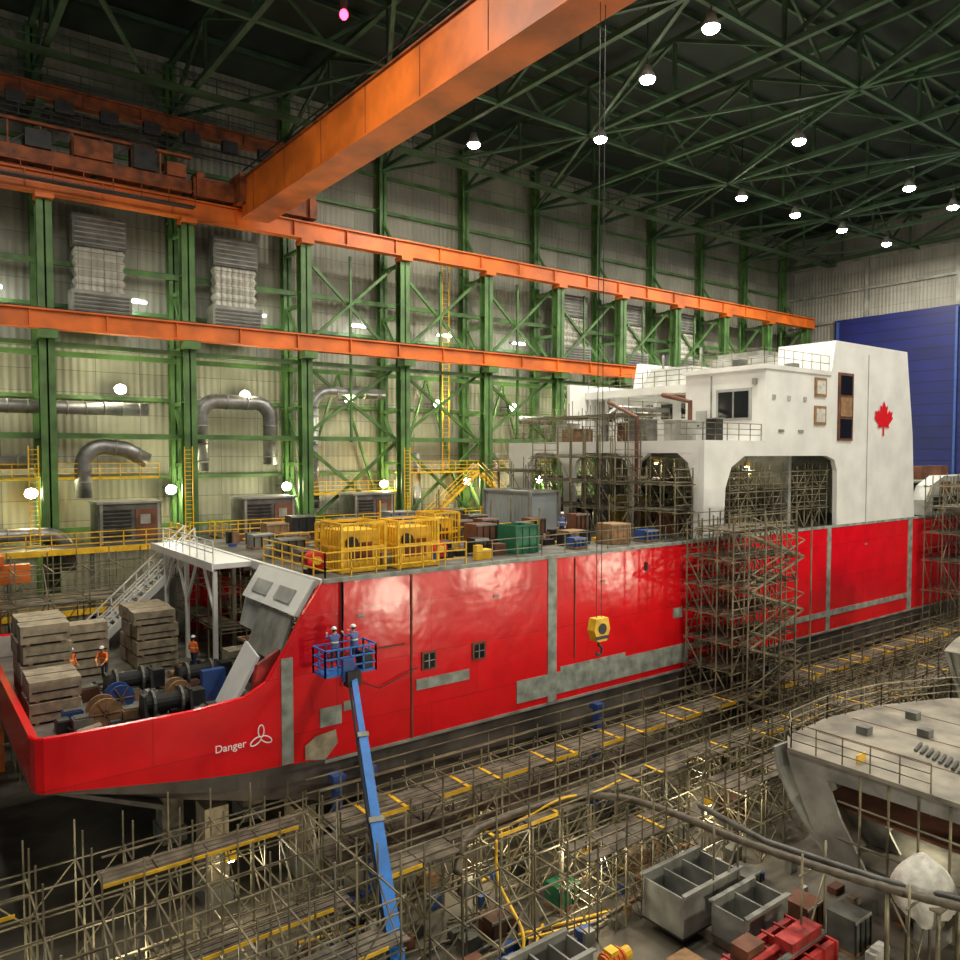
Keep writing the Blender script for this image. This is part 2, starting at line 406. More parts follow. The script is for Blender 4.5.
def duct(b, pts, r):
    b.path(pts, r, 'steel', 14)
    for a, c in zip(pts[:-1], pts[1:]):
        a = Vector(a); c = Vector(c); L = (c-a).length; n = int(L/1.2)
        for i in range(n):
            p = a.lerp(c, (i+.5)/max(n, 1)); d = (c-a).normalized()*.05; b.path([p-d, p+d], r*1.07, 'lgrey', 14)
duct(b, [(20.6, 65.6, 17.5), (20.6, 65.6, 22)] + arc((21.9, 65.6, 22), 1.3, 180, 90)[1:] + arc((25.3, 65.6, 22), 1.3, 90, 0) + [(26.6, 65.6, 18)], .62)
duct(b, [(-4, 65.4, 22.4), (16.4, 65.4, 22.4)], .5)
duct(b, [(-4, 65.8, 18.3), (8.0, 65.8, 18.3)], .5)
duct(b, [(11.6, 64.9, 15.6), (11.6, 64.9, 18.0)] + arc((13.1, 64.9, 18.0), 1.5, 180, 90)[1:] + [(14.6, 64.9, 19.3), (16.2, 64.9, 18.4)], .6)
duct(b, [(-4, 63, 13.2), (7, 63, 13.2)] + arc((8.6, 63, 11.6), 1.6, 90, 0)[1:] + [(10.2, 63, 10.5)], .5)
duct(b, [(30.6, 65.6, 14), (30.6, 65.6, 23)], .55)
duct(b, arc((32.2, 65.6, 23), 1.6, 180, 90) + [(38, 65.6, 24.6)], .5)
duct(b, [(55, 65.4, 22.6), (80, 65.4, 22.6)], .45)
duct(b, [(-4, 65.2, 7.2), (34, 65.2, 7.2)], .6)
for x in (42, 52, 62): duct(b, [(x, 66, 6), (x, 66, 19)], .4)
b.obj('ventilation_duct', True)
b = MB()
for (x0, x1, z) in ((5.5, 17.5, 12.4), (-6, 4, 9), (20.5, 48, 12.4), (52, 90, 12.4), (5.5, 16, 8.2)):
    b.box(x0, x1, 58.86, 63.4, z-.2, z, 'grey'); b.box(x0, x1, 58.75, 58.85, z-.3, z+.1, 'yellow')
    b.rail([(x0, 63.4, z), (x0, 58.8, z), (x1, 58.8, z), (x1, 63.4, z)], 'yellow', 1.15, 1.6, .045, 3)
    x = x0+.5
    while x < x1: b.box(x-.12, x+.12, 58.9, 59.1, 0, z-.2, 'grey'); x += 5
for x in (8, 18.6, 38.6):
    for dx in (-.3, .3): b.tube((x+dx, 62.3, 12), (x+dx, 62.3, 19.5), .05, 'yellow')
    for i in range(22): b.tube((x-.3, 62.3, 12.3+i*.33), (x+.3, 62.3, 12.3+i*.33), .03, 'yellow')
for (x0, x1, z) in ((5.5, 17, 17.0), (40, 60, 17.0), (30, 40, 15.2)):
    b.box(x0, x1, 64.6, 67, z, z+.15, 'yellow'); b.rail([(x0, 64.55, z+.1), (x1, 64.55, z+.1)], 'yellow', 1.1, 1.4, .04, 3)
# stair flights between platforms
for (xa, xb, za, zb) in ((41, 47, 12.4, 17.0), (53, 47.5, 12.4, 17)):
    for y in (62.4, 63.2): b.beam((xa, y, za), (xb, y, zb), .08, .25, 'yellow'); b.tube((xa, y, za+1), (xb, y, zb+1), .04, 'yellow')
    for j in range(14):
        t = (j+.5)/14; b.box(xa+(xb-xa)*t-.14, xa+(xb-xa)*t+.14, 62.4, 63.2, za+(zb-za)*t, za+(zb-za)*t+.04, 'grey')
for dx in (0, .8): b.tube((45.4+dx, 66.4, 17), (45.4+dx, 66.4, 40), .06, 'yellow')
for i in range(50): b.tube((45.4, 66.4, 18+i*.44), (46.2, 66.4, 18+i*.44), .025, 'yellow')
b.obj('service_platform')
for (x0, x1) in ((11.7, 16.0), (22.2, 26.6), (32, 36)):
    b = MB(); z = 12.42
    b.box(x0, x1, 60.4, 63.2, z, z+2.9, 'grey'); b.box(x0-.1, x1+.1, 60.3, 63.3, z+2.9, z+3.05, 'lgrey')
    for j in range(8): b.box(x0+.3, x1-2.1, 60.32, 60.4, z+.4+j*.28, z+.52+j*.28, 'dark')
    b.box(x1-1.8, x1-.3, 60.34, 60.4, z+.4, z+2.5, 'brown'); b.box(x1-1.5, x1-.8, 60.3, 60.34, z+1.4, z+2.1, 'lgrey')
    for xx in (x0+.1, x1-.3): b.box(xx, xx+.2, 60.35, 60.6, z+.01, z+2.88, 'lgrey')
    b.obj('machine_cabinet')
b = MB()
b.box(4.2, 5.0, 53.6, 54.4, 0, 13.4, 'orange'); b.box(-8, 6.6, 53.7, 54.3, 11.2, 12.3, 'orange'); b.box(4.0, 5.2, 53.4, 54.6, 12.3, 12.9, 'orange')
b.beam((4.6, 54, 7.5), (1, 54, 11.2), .3, .3, 'orange')
b.obj('jib_crane')
b = MB()
for i in range(40):
    x = -5+i*1.9; w = R.uniform(.9, 1.8); h = R.uniform(.8, 3.0); y = R.uniform(56, 58)
    k = R.choice(['grey', 'lgrey', 'wood', 'brown', 'bluec', 'dark', 'yellow', 'grey', 'redst'])
    b.box(x, x+w, y, y+.9, 0, .15, 'wood'); b.box(x+.05, x+w-.05, y+.05, y+.85, .15, h, k)
    b.box(x, x+w, y, y+.9, h, h+.06, 'lgrey')
b.obj('pallet_goods')
b = MB(); scaffold(b, -6, 40, 24, 51, 55, 2, [0, 2.5, 5, 7.5, 10, 12], planks=(2, 3, 4), diag=.5, yell=.3); b.obj('far_side_scaffold')

# ------------------------------------------------------------ ship
ship = bpy.data.objects.new('coast_guard_ship', None); COL.objects.link(ship)
YC = 39.5
ST = [
 (3.6, 9.0, 7.15, 7.32, 9.15), (3.7, 9.3, 7.1, 7.3, 9.14), (3.95, 9.45, 7.0, 7.26, 9.13), (4.6, 9.5, 6.8, 7.2, 9.12),
 (6.5, 9.5, 6.0, 6.9, 9.1), (9, 9.5, 5.0, 6.5, 9.1), (11, 9.5, 4.3, 6.25, 9.25), (11.9, 9.5, 4.0, 6.2, 9.7), (12.7, 9.5, 3.8, 6.15, 10.9),
 (13.5, 9.5, 3.5, 6.1, 12.3), (14.4, 9.5, 3.2, 6.0, 13.6), (20, 9.5, 2.2, 5.9, 13.6), (30, 9.5, 1.6, 5.9, 13.6), (68, 9.5, 1.6, 5.9, 13.6), (80, 9.3, 1.6, 5.9, 13.6)]
b = MB()
def prof(s):
    x, hb, zk, zw, zt = s
    return [(0, zk), (hb*.72, zk+.05), (hb*.9, zk+(zw-zk)*.25), (hb*.98, zk+(zw-zk)*.6), (hb, zw), (hb, zt)]
for s0, s1 in zip(ST[:-1], ST[1:]):
    p0, p1 = prof(s0), prof(s1)
    for side in (-1, 1):
        for i in range(5):
            k = 'red' if i == 4 else 'lower'
            b.face([(s0[0], YC+side*p0[i][0], p0[i][1]), (s1[0], YC+side*p1[i][0], p1[i][1]), (s1[0], YC+side*p1[i+1][0], p1[i+1][1]), (s0[0], YC+side*p0[i+1][0], p0[i+1][1])], k)
        if s0[0] < 14.4:
            a0 = (s0[0], YC+side*(s0[1]-.25)); a1 = (s1[0], YC+side*(s1[1]-.25))
            b.face([(*a0, 8.0), (*a1, 8.0), (*a1, s1[4]), (*a0, s0[4])], 'greyw')
            b.face([(*a0, s0[4]), (*a1, s1[4]), (s1[0], YC+side*s1[1], s1[4]), (s0[0], YC+side*s0[1], s0[4])], 'red')
            if s0[0] < 12: b.path([(s0[0], YC+side*(s0[1]-.12), s0[4]), (s1[0], YC+side*(s1[1]-.12), s1[4])], .09, 'red', 6)
s = ST[0]
b.box(s[0]-.01, s[0]+.25, YC-s[1], YC+s[1], 7.34, s[4], 'red')
b.hexa([(s[0], YC-8.7, 7.2), (s[0], YC+8.7, 7.2), (8, YC+9, 5.4), (8, YC-9, 5.4), (s[0], YC-8.7, 7.34), (s[0], YC+8.7, 7.34), (8, YC+9, 5.6), (8, YC-9, 5.6)], 'lower')
b.box(80, 80.2, 30.3, 48.7, 1.8, 13.6, 'lgrey')
b.box(14.4, 79, 29.93, 30.02, 5.82, 5.95, 'lgrey')
hull = b.obj('hull', False, ship)
b = MB()
b.box(3.9, 21, 30.3, 48.7, 7.9, 8.0, 'deck')
b.box(14.5, 80, 30.02, 48.98, 13.38, 13.6, 'deck')
b.box(14.3, 14.49, 30.02, 48.98, 13.25, 13.66, 'white')
b.box(14.4, 80, 29.96, 30.1, 13.5, 13.68, 'weld')
b.box(21.01, 21.2, 30.1, 48.9, 8, 13.37, 'greyw')
for y in (33, 36.2, 39.5, 42.7, 46): b.box(15, 15.2, y-.1, y+.1, 8, 13.37, 'lgrey'); b.box(14.5, 21, y-.12, y+.12, 12.9, 13.37, 'lgrey')
for y in (34.5, 41, 44.5): b.box(20.9, 21, y-.5, y+.5, 8.1, 10.2, 'dark')
# light-grey flared casing under the flight-deck edge with two slots, plates below it
b.hexa([(13.3, 30.5, 12.2), (13.5, 30.5, 12.1), (13.5, 36.5, 12.1), (13.3, 36.5, 12.2), (14.2, 30.5, 13.6), (14.4, 30.5, 13.5), (14.4, 36.5, 13.5), (14.2, 36.5, 13.6)], 'white')
for y in (31.4, 34.0):
    b.hexa([(13.44, y, 12.55), (13.5, y, 12.5), (13.5, y+1.7, 12.5), (13.44, y+1.7, 12.55), (13.8, y, 13.1), (13.86, y, 13.05), (13.86, y+1.7, 13.05), (13.8, y+1.7, 13.1)], 'greyw')
b.hexa([(12.7, 30.9, 10.2), (12.8, 30.9, 10.1), (12.8, 34.4, 10.1), (12.7, 34.4, 10.2), (13.4, 30.9, 12.1), (13.5, 30.9, 12.05), (13.5, 34.4, 12.05), (13.4, 34.4, 12.1)], 'lgrey')
b.hexa([(13.2, 34.6, 10.8), (13.3, 34.6, 10.8), (13.3, 36.6, 10.8), (13.2, 36.6, 10.8), (13.5, 34.6, 12.1), (13.6, 34.6, 12.1), (13.6, 36.6, 12.1), (13.5, 36.6, 12.1)], 'greyw')
b.box(13.5, 15, 31, 36.49, 8.01, 10.0, 'grey')
b.box(13.2, 14.9, 30.7, 36.9, 10.0, 10.12, 'wood')
b.hexa([(10.5, 31.1, 8.05), (10.6, 31.05, 8.0), (10.9, 33.4, 8.0), (10.8, 33.45, 8.05), (11.9, 31.0, 10.6), (12.0, 30.95, 10.55), (12.3, 33.1, 10.75), (12.2, 33.15, 10.8)], 'white')
b.hexa([(11.3, 30.5, 9.0), (11.4, 30.4, 9.0), (12.6, 30.6, 9.1), (12.5, 30.7, 9.1), (11.6, 30.5, 10.4), (11.7, 30.4, 10.4), (12.7, 30.5, 10.9), (12.6, 30.6, 10.9)], 'redst')
for y in (46.6, 48.6):
    b.beam((14.2, y, 13.3), (8.6, y, 8.2), .18, .4, 'white')
    b.rail([(14.2, y, 13.5), (8.6, y, 8.3)], 'white', 1.1, .9, .05, 2)
for i in range(18):
    t = i/18; b.box(14.2-5.6*t-.3, 14.2-5.6*t, 46.7, 48.5, 13.3-5.2*t-.05, 13.3-5.2*t, 'greyw')
for y in (46.4, 42.5, 38): b.box(12.4, 12.6, y-.1, y+.1, 8.01, 13.24, 'white')
for (ya, yb) in ((38, 42.5), (42.5, 46.4)): b.beam((12.5, ya, 11), (12.5, ya+1.6, 13.2), .12, .12, 'white'); b.beam((12.5, yb, 11), (12.5, yb-1.6, 13.2), .12, .12, 'white')
b.box(12.41, 14.29, 37.8, 48.9, 13.35, 13.6, 'white'); b.box(12.3, 12.4, 37.8, 48.9, 13.25, 13.65, 'white')
b.rail([(12.4, 46.5, 13.6), (12.4, 37.9, 13.6)], 'white', 1.1, 1.2, .035, 2)
b.obj('decks', False, ship)

b = MB(); y0, y1 = 29.95, 30.01
def patch(x0, x1, z0, z1, k='weld', dy=0): b.box(x0, x1, y0-dy, y1, z0, z1, k)
patch(12.5, 13.0, 6.2, 10.6); patch(27.1, 27.7, 5.96, 13.49); patch(54.5, 55.0, 5.96, 13.49); patch(67.2, 67.9, 5.96, 13.49)
patch(18.72, 18.80, 5.96, 13.49, 'brown', .01); patch(47.5, 47.56, 7.45, 13.4, 'brown')
patch(25, 27.1, 6.3, 7.45); patch(27.7, 38.6, 6.3, 7.45); patch(38.6, 54.5, 7.0, 7.4); patch(55, 67.2, 7.0, 7.4); patch(28, 33, 7.45, 7.7)
patch(19.0, 22.0, 8.1, 8.6); patch(14.2, 15.2, 7.4, 8.2); patch(15.3, 16, 7.9, 8.3)
for x, z in ((19.3, 9.4), (22.2, 9.4)):
    patch(x, x+.8, z-.42, z+.42, 'brown', .02); patch(x+.12, x+.68, z-.33, z+.33, 'glass', .04)
    patch(x+.35, x+.4, z-.33, z+.33, 'lgrey', .05); patch(x+.12, x+.68, z-.02, z+.02, 'lgrey', .055)
patch(37.2, 38.0, 9.1, 9.7, 'weld'); patch(34.6, 34.8, 12.2, 12.7, 'dark', .02); patch(43, 43.5, 12, 12.6, 'dark', .02)
for x in (16, 23.5, 31, 46, 50.5, 60): patch(x, x+.35, 11.9, 12.0, 'weld')
patch(14.6, 18.4, 10.35, 10.4, 'brown'); patch(29, 29.06, 8, 13.4, 'brown')
b.face([(13.5, 29.93, 6.2), (14.4, 29.93, 6.0), (15.0, 29.93, 6.6), (14.9, 29.93, 7.2), (14.0, 29.93, 7.1), (13.5, 29.93, 6.8)], 'block')
for i in range(5): b.tube((15.2+i*.02, 29.9, 13.5), (15.2+i*.02, 29.9, 9+i*.7), .03, 'dark')
b.path([(15.2, 29.85, 9.5), (17, 29.85, 8.6), (19, 29.85, 9.2)], .03, 'dark', 5)
def loop(cx, cz, ang):
    pts = []
    for i in range(17):
        t = 2*math.pi*i/16; rr = .25*(1-math.cos(t)); w = .12*math.sin(t)
        pts.append((cx+math.cos(ang)*rr - math.sin(ang)*w, 29.9, cz+math.sin(ang)*rr+math.cos(ang)*w))
    return pts
for a in (90, 210, 330): b.path(loop(11.6, 7.6, math.radians(a)), .025, 'lett', 5)
half = [(0,1.0),(.18,.66),(.37,.76),(.28,.30),(.52,.52),(.58,.40),(.82,.45),(.74,.20),(.86,.10),(.46,-.26),(.51,-.44),(.06,-.36),(.06,-.85)]
pts = half + [(-x, z) for x, z in reversed(half[1:])]
leaf = [(62.5+x*1.75, 29.93, 21.6+z*1.5) for x, z in pts]
b.face(leaf, 'flag')
b.obj('hull_markings', False, ship)
cu = bpy.data.curves.new('danger_lettering', 'FONT'); cu.body = 'Danger'; cu.size = .42; cu.extrude = .01
cu.materials.append(M['lett'])
t = bpy.data.objects.new('danger_lettering', cu); COL.objects.link(t); t.location = (9.75, 29.93, 7.35); t.rotation_euler = (math.radians(90), 0, 0); t.parent = ship

b = MB(); W = 'white'
def sidewall(ya, yb, outline):
    b.prism([(x, ya, z) for x, z in outline], (0, yb-ya, 0), W)
for ya, yb in ((30.0, 30.35), (48.65, 49.0)):
    sidewall(ya, yb, [(40,13.6),(42.0,13.6),(42.2,16.8),(42.8,18.1),(44.2,18.8),(54.2,18.8),(55.3,18.5),(55.7,17.7),(55.8,13.6),(68.2,13.6),(67.6,20.5),(66.3,27.2),(55.2,27.2),(54.7,24.8),(46.4,24.8),(46.4,19.8),(40,19.8)])
ya, yb = 30.36, 48.64
b.box(40, 40.4, ya, yb, 19.0, 19.8, W)
b.box(40, 40.4, ya, 30.9, 13.6, 19.0, W); b.box(40, 40.4, 46.8, yb, 13.6, 19.0, W)
b.box(40.02, 40.38, 35.6, 36.1, 13.6, 19.0, W); b.box(40.02, 40.38, 41.6, 42.6, 13.6, 19.0, W)
for y, sg in ((30.9, 1), (46.8, -1), (35.6, -1), (36.1, 1), (41.6, -1), (42.6, 1)):
    b.prism([(40.03, y, 19.0), (40.03, y+sg*1.2, 19.0), (40.03, y+sg*.35, 18.4), (40.03, y, 17.2)], (.3, 0, 0), W)
b.box(40.41, 67, ya, yb, 19.4, 19.79, W)
b.box(50, 50.3, 30.4, 48.6, 13.6, 19.39, 'lgrey'); b.box(44, 50, 43, 43.3, 13.6, 19.39, 'grey'); b.box(50.3, 55.5, 33.8, 34, 13.6, 19.39, 'lgrey')
b.box(49.9, 50, 36, 38, 13.7, 16.2, 'dark'); b.box(49.9, 50, 41, 42, 13.7, 15.7, 'dark')
for y in range(32, 49, 2): b.box(40.5, 50, y, y+.12, 19.1, 19.39, 'lgrey')
for x in (44, 47): b.box(x, x+.15, 31, 48, 18.9, 19.1, 'lgrey')
b.box(46.41, 46.7, 30.36, 36.5, 19.8, 24.6, W); b.box(46.71, 55, 36.2, 36.49, 19.8, 24.6, W); b.box(46.2, 54.6, 29.9, 36.7, 24.6, 24.9, W)
b.box(46.3, 46.4, 31.0, 33.8, 21.2, 23.4, 'greyw'); b.box(46.26, 46.3, 31.2, 33.6, 21.4, 23.2, 'glass')
b.box(46.2, 46.25, 32.3, 32.4, 21.4, 23.2, 'lgrey')
b.box(46.3, 46.4, 34.6, 35.5, 19.9, 22, 'greyw'); b.box(46.27, 46.3, 35.2, 35.35, 20.9, 21, 'dark')
b.tube((46.3, 34.2, 20), (46.3, 34.2, 24.4), .06, 'lgrey', 6); b.box(46.2, 46.4, 30.6, 30.9, 23.6, 24.0, 'lgrey')
b.box(55.3, 66.2, 30.36, 34.29, 26.9, 27.19, W)
b.prism([(54.9, 30.36, 24.8), (55.2, 30.36, 27.19), (55.2, 34.29, 27.19), (54.9, 34.29, 24.8)], (.25, 0, 0), W)
b.hexa([(55, 34.3, 19.8), (67.6, 34.3, 19.8), (67.6, 34.6, 19.8), (55, 34.6, 19.8), (55.2, 34.3, 27.2), (66.2, 34.3, 27.2), (66.2, 34.6, 27.2), (55.2, 34.6, 27.2)], W)
b.hexa([(67.8, 30.36, 13.6), (68.0, 30.36, 13.6), (68.0, 48.6, 13.6), (67.8, 48.6, 13.6), (66.0, 30.36, 27.1), (66.2, 30.36, 27.1), (66.2, 34.2, 27.1), (66.0, 34.2, 27.1)], W)
for z in (23.0, 21.0):
    b.box(52.4, 53.9, 29.9, 30.0, z, z+1.35, 'wood'); b.box(52.6, 53.7, 29.87, 29.9, z+.2, z+1.15, 'tarp')
b.box(55.6, 57.7, 29.9, 30.0, 19.9, 24.9, 'brown')
for i in range(3): b.box(55.85, 57.45, 29.86, 29.9, 20.1+i*1.6, 21.5+i*1.6, 'glass' if i != 1 else 'wood')
for x in (48, 50.4): b.box(x, x+.6, 29.93, 30, 20.4, 20.6, 'lgrey')
for x in (47.2, 49, 51): b.box(x, x+.35, 29.93, 30, 22.6, 22.9, 'greyw')
b.tube((60, 29.95, 13.7), (60, 29.95, 26.5), .02, 'lgrey', 4)
b.box(50, 55.5, 38, 48, 19.8, 23.6, W); b.box(48.2, 56, 37.3, 48.6, 23.6, 24.2, W)
for y in (38.6, 40.6, 42.6, 44.6, 46.4): b.box(49.93, 50, y, y+1.1, 21.7, 22.9, 'glass')
b.box(49.9, 49.93, 42.4, 43.4, 19.85, 21.6, 'dark')
for y in (37.6, 41, 45, 48.2): b.box(48.4, 48.6, y, y+.2, 19.8, 23.6, W)
b.box(56.1, 65.5, 34.8, 48.4, 19.8, 25.2, W); b.box(55.8, 65.9, 34.7, 48.6, 25.2, 25.45, W)
for y in range(35, 48, 2): b.box(56.05, 56.1, y+.3, y+1.6, 23.8, 24.9, 'glass')
b.hexa([(51, 39.5, 24.2), (54.5, 39.5, 24.2), (54.5, 45, 24.2), (51, 45, 24.2), (51.6, 40, 26), (54.5, 40, 26), (54.5, 44.2, 26), (51.6, 44.2, 26)], 'greyw')
b.box(57, 60, 37, 42, 25.45, 27, 'greyw'); b.box(57.3, 59.7, 37.3, 41.7, 27, 27.4, 'lgrey')
for (x, y) in ((48, 33), (51, 34.5), (53, 32)): b.box(x, x+.8, y, y+.7, 24.9, 25.6, 'grey')
b.box(61, 65, 36, 40, 25.45, 26.2, 'lgrey')
for x, y, h in ((58, 44, 3), (63, 43, 2.2), (56.5, 47, 2.5)): b.tube((x, y, 25.4), (x, y, 25.4+h), .12, 'lgrey', 6)
for (x, y, w, d, h, k) in ((41.5, 33, 1.6, 1.4, 1.3, 'lgrey'), (42, 36.4, 1.2, 1.6, 1.5, 'grey'), (44, 39, 1.5, 2, 1.4, 'brown'), (42, 43.5, 2, 1.4, 1.0, 'wood'), (43.6, 46, 1.4, 1.4, 1.5, 'greyw'), (44.4, 32.4, .8, .8, 1.5, 'dark')):
    b.box(x, x+w, y, y+d, 19.8, 19.8+h, k); b.box(x-.05, x+w+.05, y-.05, y+d+.05, 19.8+h, 19.88+h, 'lgrey')
b.path([(45, 35, 19.8), (45, 35, 22.6), (45, 37.4, 23.2), (48.2, 37.4, 23.2)], .18, 'brown', 8)
b.path([(42.8, 41, 14), (42.8, 41, 21.8), (44, 41, 22.4), (49.9, 41, 22.4)], .22, 'steel', 8)
b.path([(39.7, 35.2, 13.7), (39.7, 35.2, 21.4), (41, 39, 22.6)], .14, 'brown', 8)
# machinery in the open hangar bays
for (x, y, w, d, h, k) in ((41.5, 33.5, 2, 1.6, 1.6, 'brown'), (42, 37.5, 2, 2.4, 2.2, 'yellow'), (42.5, 44, 2, 2, 1.8, 'grey'), (46, 34.5, 2, 1.5, 2.5, 'dark'), (44.4, 31.2, 1.5, .8, 1.2, 'wood'), (50.6, 31.4, 1.5, 1, 1.8, 'brown')):
    b.box(x, x+w, y, y+d, 13.6, 13.6+h, k); b.box(x-.05, x+w+.05, y-.05, y+d+.05, 13.6+h, 13.7+h, 'lgrey')
b.obj('superstructure', False, ship)
b = MB()
b.rail([(40.1, 48.6, 19.8), (40.1, 30.2, 19.8), (46.3, 30.2, 19.8)], 'galv', 1.1, 1.2, .03, 3)
b.rail([(46.4, 36.4, 24.9), (46.4, 30.1, 24.9), (54.5, 30.1, 24.9)], 'galv', 1.1, 1.2, .025, 2)
b.rail([(48.4, 48.4, 24.2), (48.4, 37.5, 24.2), (55.5, 37.5, 24.2)], 'galv', 1.2, 1.2, .03, 3)
b.rail([(56, 48.4, 25.45), (56, 34.8, 25.45)], 'galv', 1.2, 1.4, .03, 3)
b.rail([(14.6, 48.8, 13.6), (40, 48.8, 13.6)], 'yellow', 1.1, 1.5, .04, 2)
b.rail([(22, 30.25, 13.6), (40, 30.25, 13.6)], 'galv', 1.1, 1.6, .028, 2)
b.rail([(14.6, 37, 13.6), (14.6, 30.2, 13.6), (22, 30.2, 13.6)], 'yellow', 1.15, 1.2, .04, 3)
b.rail([(22, 36, 13.6), (33, 37.5, 13.6)], 'yellow', 1.1, 1.5, .035, 2)
b.rail([(16, 39, 13.6), (30, 41, 13.6)], 'yellow', 1.1, 1.5, .035, 2)
b.obj('guard_rails', False, ship)

b = MB()
scaffold(b, 42.3, 55.2, 13, 30.5, 33.3, 3, [13.6, 15.0, 16.4, 17.7], planks=(1, 2), diag=.8, r=.045, top=.6)
scaffold(b, 40.8, 48, 5, 35, 46.6, 9, [13.6, 15.3, 17.0, 18.6], planks=(1, 2), diag=.6, r=.042, top=.1)
scaffold(b, 40.9, 45.2, 3, 37, 48.2, 6, [19.85, 21.6], planks=(1,), diag=.4, r=.035, top=1.2)
scaffold(b, 36.9, 39.3, 2, 34.5, 42.5, 6, [13.6, 15.3, 17.0, 18.7], planks=(1, 2, 3), diag=.6, r=.042, top=2.4)
scaffold(b, 38.0, 39.7, 1, 30.6, 34, 3, [13.6, 15.3, 17.0], planks=(1, 2), diag=.7, r=.042, top=1.6)
scaffold(b, 36.9, 39.3, 2, 43, 48, 3, [13.6, 15.6, 17.6], planks=(2,), diag=.5, r=.04, top=1.0)
b.obj('superstructure_scaffold')
b = MB()
scaffold(b, 15.5, 20.5, 4, 37.5, 48, 6, [8.02, 9.8, 11.6], planks=(1, 2), diag=.5, r=.035, top=.8)
scaffold(b, 12.9, 14.2, 1, 38.4, 46, 4, [8.02, 10, 12], planks=(1,), diag=.5, r=.035, top=.8)
b.obj('stern_deck_scaffold')

b = MB()
b.prism([(70, 29.9, 13.7), (82, 29.9, 13.7), (82, 29.9, 15.6), (79, 29.9, 17.0), (73.5, 29.9, 17.0), (71, 29.9, 16.2), (70, 29.9, 15.0)], (0, 1.2, 0), 'greyw')
for x in (71.5, 74.2, 77, 79.6): b.box(x, x+1.9, 29.85, 29.9, 14.0, 15.2, 'dark')
for x in (73, 76): b.box(x, x+1.8, 29.85, 29.9, 15.5, 16.5, 'brown')
b.box(70, 82, 31.2, 48.5, 16.4, 16.6, 'lgrey'); b.box(70, 82, 34, 34.3, 13.6, 16.4, 'grey')
for x in (71, 74, 78): b.box(x, x+1.5, 32, 33.5, 16.6, 17.8, 'brown')
b.obj('forward_deckhouse', False, ship)
b = MB(); scaffold(b, 68.8, 81, 9, 26.6, 29.4, 2, [0, 2.5, 5, 7.5, 10, 12.3, 14.4, 16.2], planks=(4, 5, 6), diag=.6, r=.05)
b.obj('forward_scaffold_tower')

# ------------------------------------------------------------ deck cargo
def cage(name, x0, x1, y0, y1, z0, h):
    b = MB(); k = 'yellow'
    for x in (x0, x1):
        for y in (y0, y1): b.beam((x, y, z0), (x, y, z0+h), .12, .12, k)
    for z in (z0+.08, z0+h*.5, z0+h):
        b.beam((x0, y0, z), (x1, y0, z), .1, .1, k); b.beam((x0, y1, z), (x1, y1, z), .1, .1, k)
        b.beam((x0, y0, z), (x0, y1, z), .1, .1, k); b.beam((x1, y0, z), (x1, y1, z), .1, .1, k)
    n = 7
    for i in range(1, n):
        x = x0+(x1-x0)*i/n; b.tube((x, y0, z0), (x, y0, z0+h), .03, k)
        y = y0+(y1-y0)*i/n; b.tube((x0, y, z0), (x0, y, z0+h), .03, k)
    b.box(x0+.2, x1-.2, y0+.25, y1-.2, z0+.1, z0+h*.85, 'yellow')
    b.box(x0+.5, x1-.5, y0+.2, y0+.25, z0+.5, z0+h*.6, 'orange2')
    b.tube(((x0+x1)/2-.5, y0+.1, z0+h*.6), ((x0+x1)/2-.5, y0+.25, z0+h*.6), .3, 'dark', 10)
    b.obj(name)
cage('yellow_equipment_cage', 15.9, 18.1, 31.2, 33.2, 13.62, 2.2)
cage('yellow_equipment_cage', 18.7, 20.9, 31.0, 32.8, 13.62, 2.2)
cage('yellow_equipment_cage', 23.4, 25.0, 35.0, 36.8, 13.62, 2.1)
cage('yellow_equipment_cage', 17.4, 19.8, 35.2, 37, 13.62, 1.8)
cage('yellow_equipment_cage', 20.6, 22.2, 35.6, 37, 13.62, 1.5)
b = MB()
x0, x1, yy0, yy1, z = 26.4, 28.0, 31.8, 33.3, 13.62
b.box(x0, x1, yy0, yy1, z, z+.1, 'greenbin')
for (a, c, d, e) in ((x0, x1, yy0, yy0+.08), (x0, x1, yy1-.08, yy1), (x0, x0+.08, yy0+.09, yy1-.09), (x1-.08, x1, yy0+.09, yy1-.09)): b.box(a, c, d, e, z+.1, z+1.5, 'greenbin')
for x in (x0, x0+.5, x0+1, x1-.08): b.box(x, x+.08, yy0-.05, yy0, z, z+1.4, 'greenbin')
b.box(x0-.05, x1+.05, yy0-.08, yy0-.001, z+1.42, z+1.52, 'greenbin'); b.box(x0+.1, x1-.1, yy0+.1, yy1-.1, z+.1, z+1.2, 'wood')
b.obj('green_waste_bin')
b = MB()
x0, x1, yy0, yy1 = 33.8, 36.4, 39.2, 44.2
b.box(x0+.1, x1-.1, yy0+.1, yy1-.1, z+.1, z+2.7, 'corr')
for x in (x0, x1):
    for y in (yy0, yy1): b.box(x-.1, x+.1, y-.1, y+.1, z, z+2.85, 'lgrey')
for y in (yy0, yy1): b.box(x0, x1, y-.08, y+.08, z+2.7, z+2.84, 'lgrey'); b.box(x0, x1, y-.08, y+.08, z, z+.15, 'lgrey')
for x in (x0, x1): b.box(x-.08, x+.08, yy0, yy1, z+2.7, z+2.83, 'lgrey'); b.box(x-.08, x+.08, yy0, yy1, z, z+.14, 'lgrey')
b.obj('shipping_container')
b = MB()
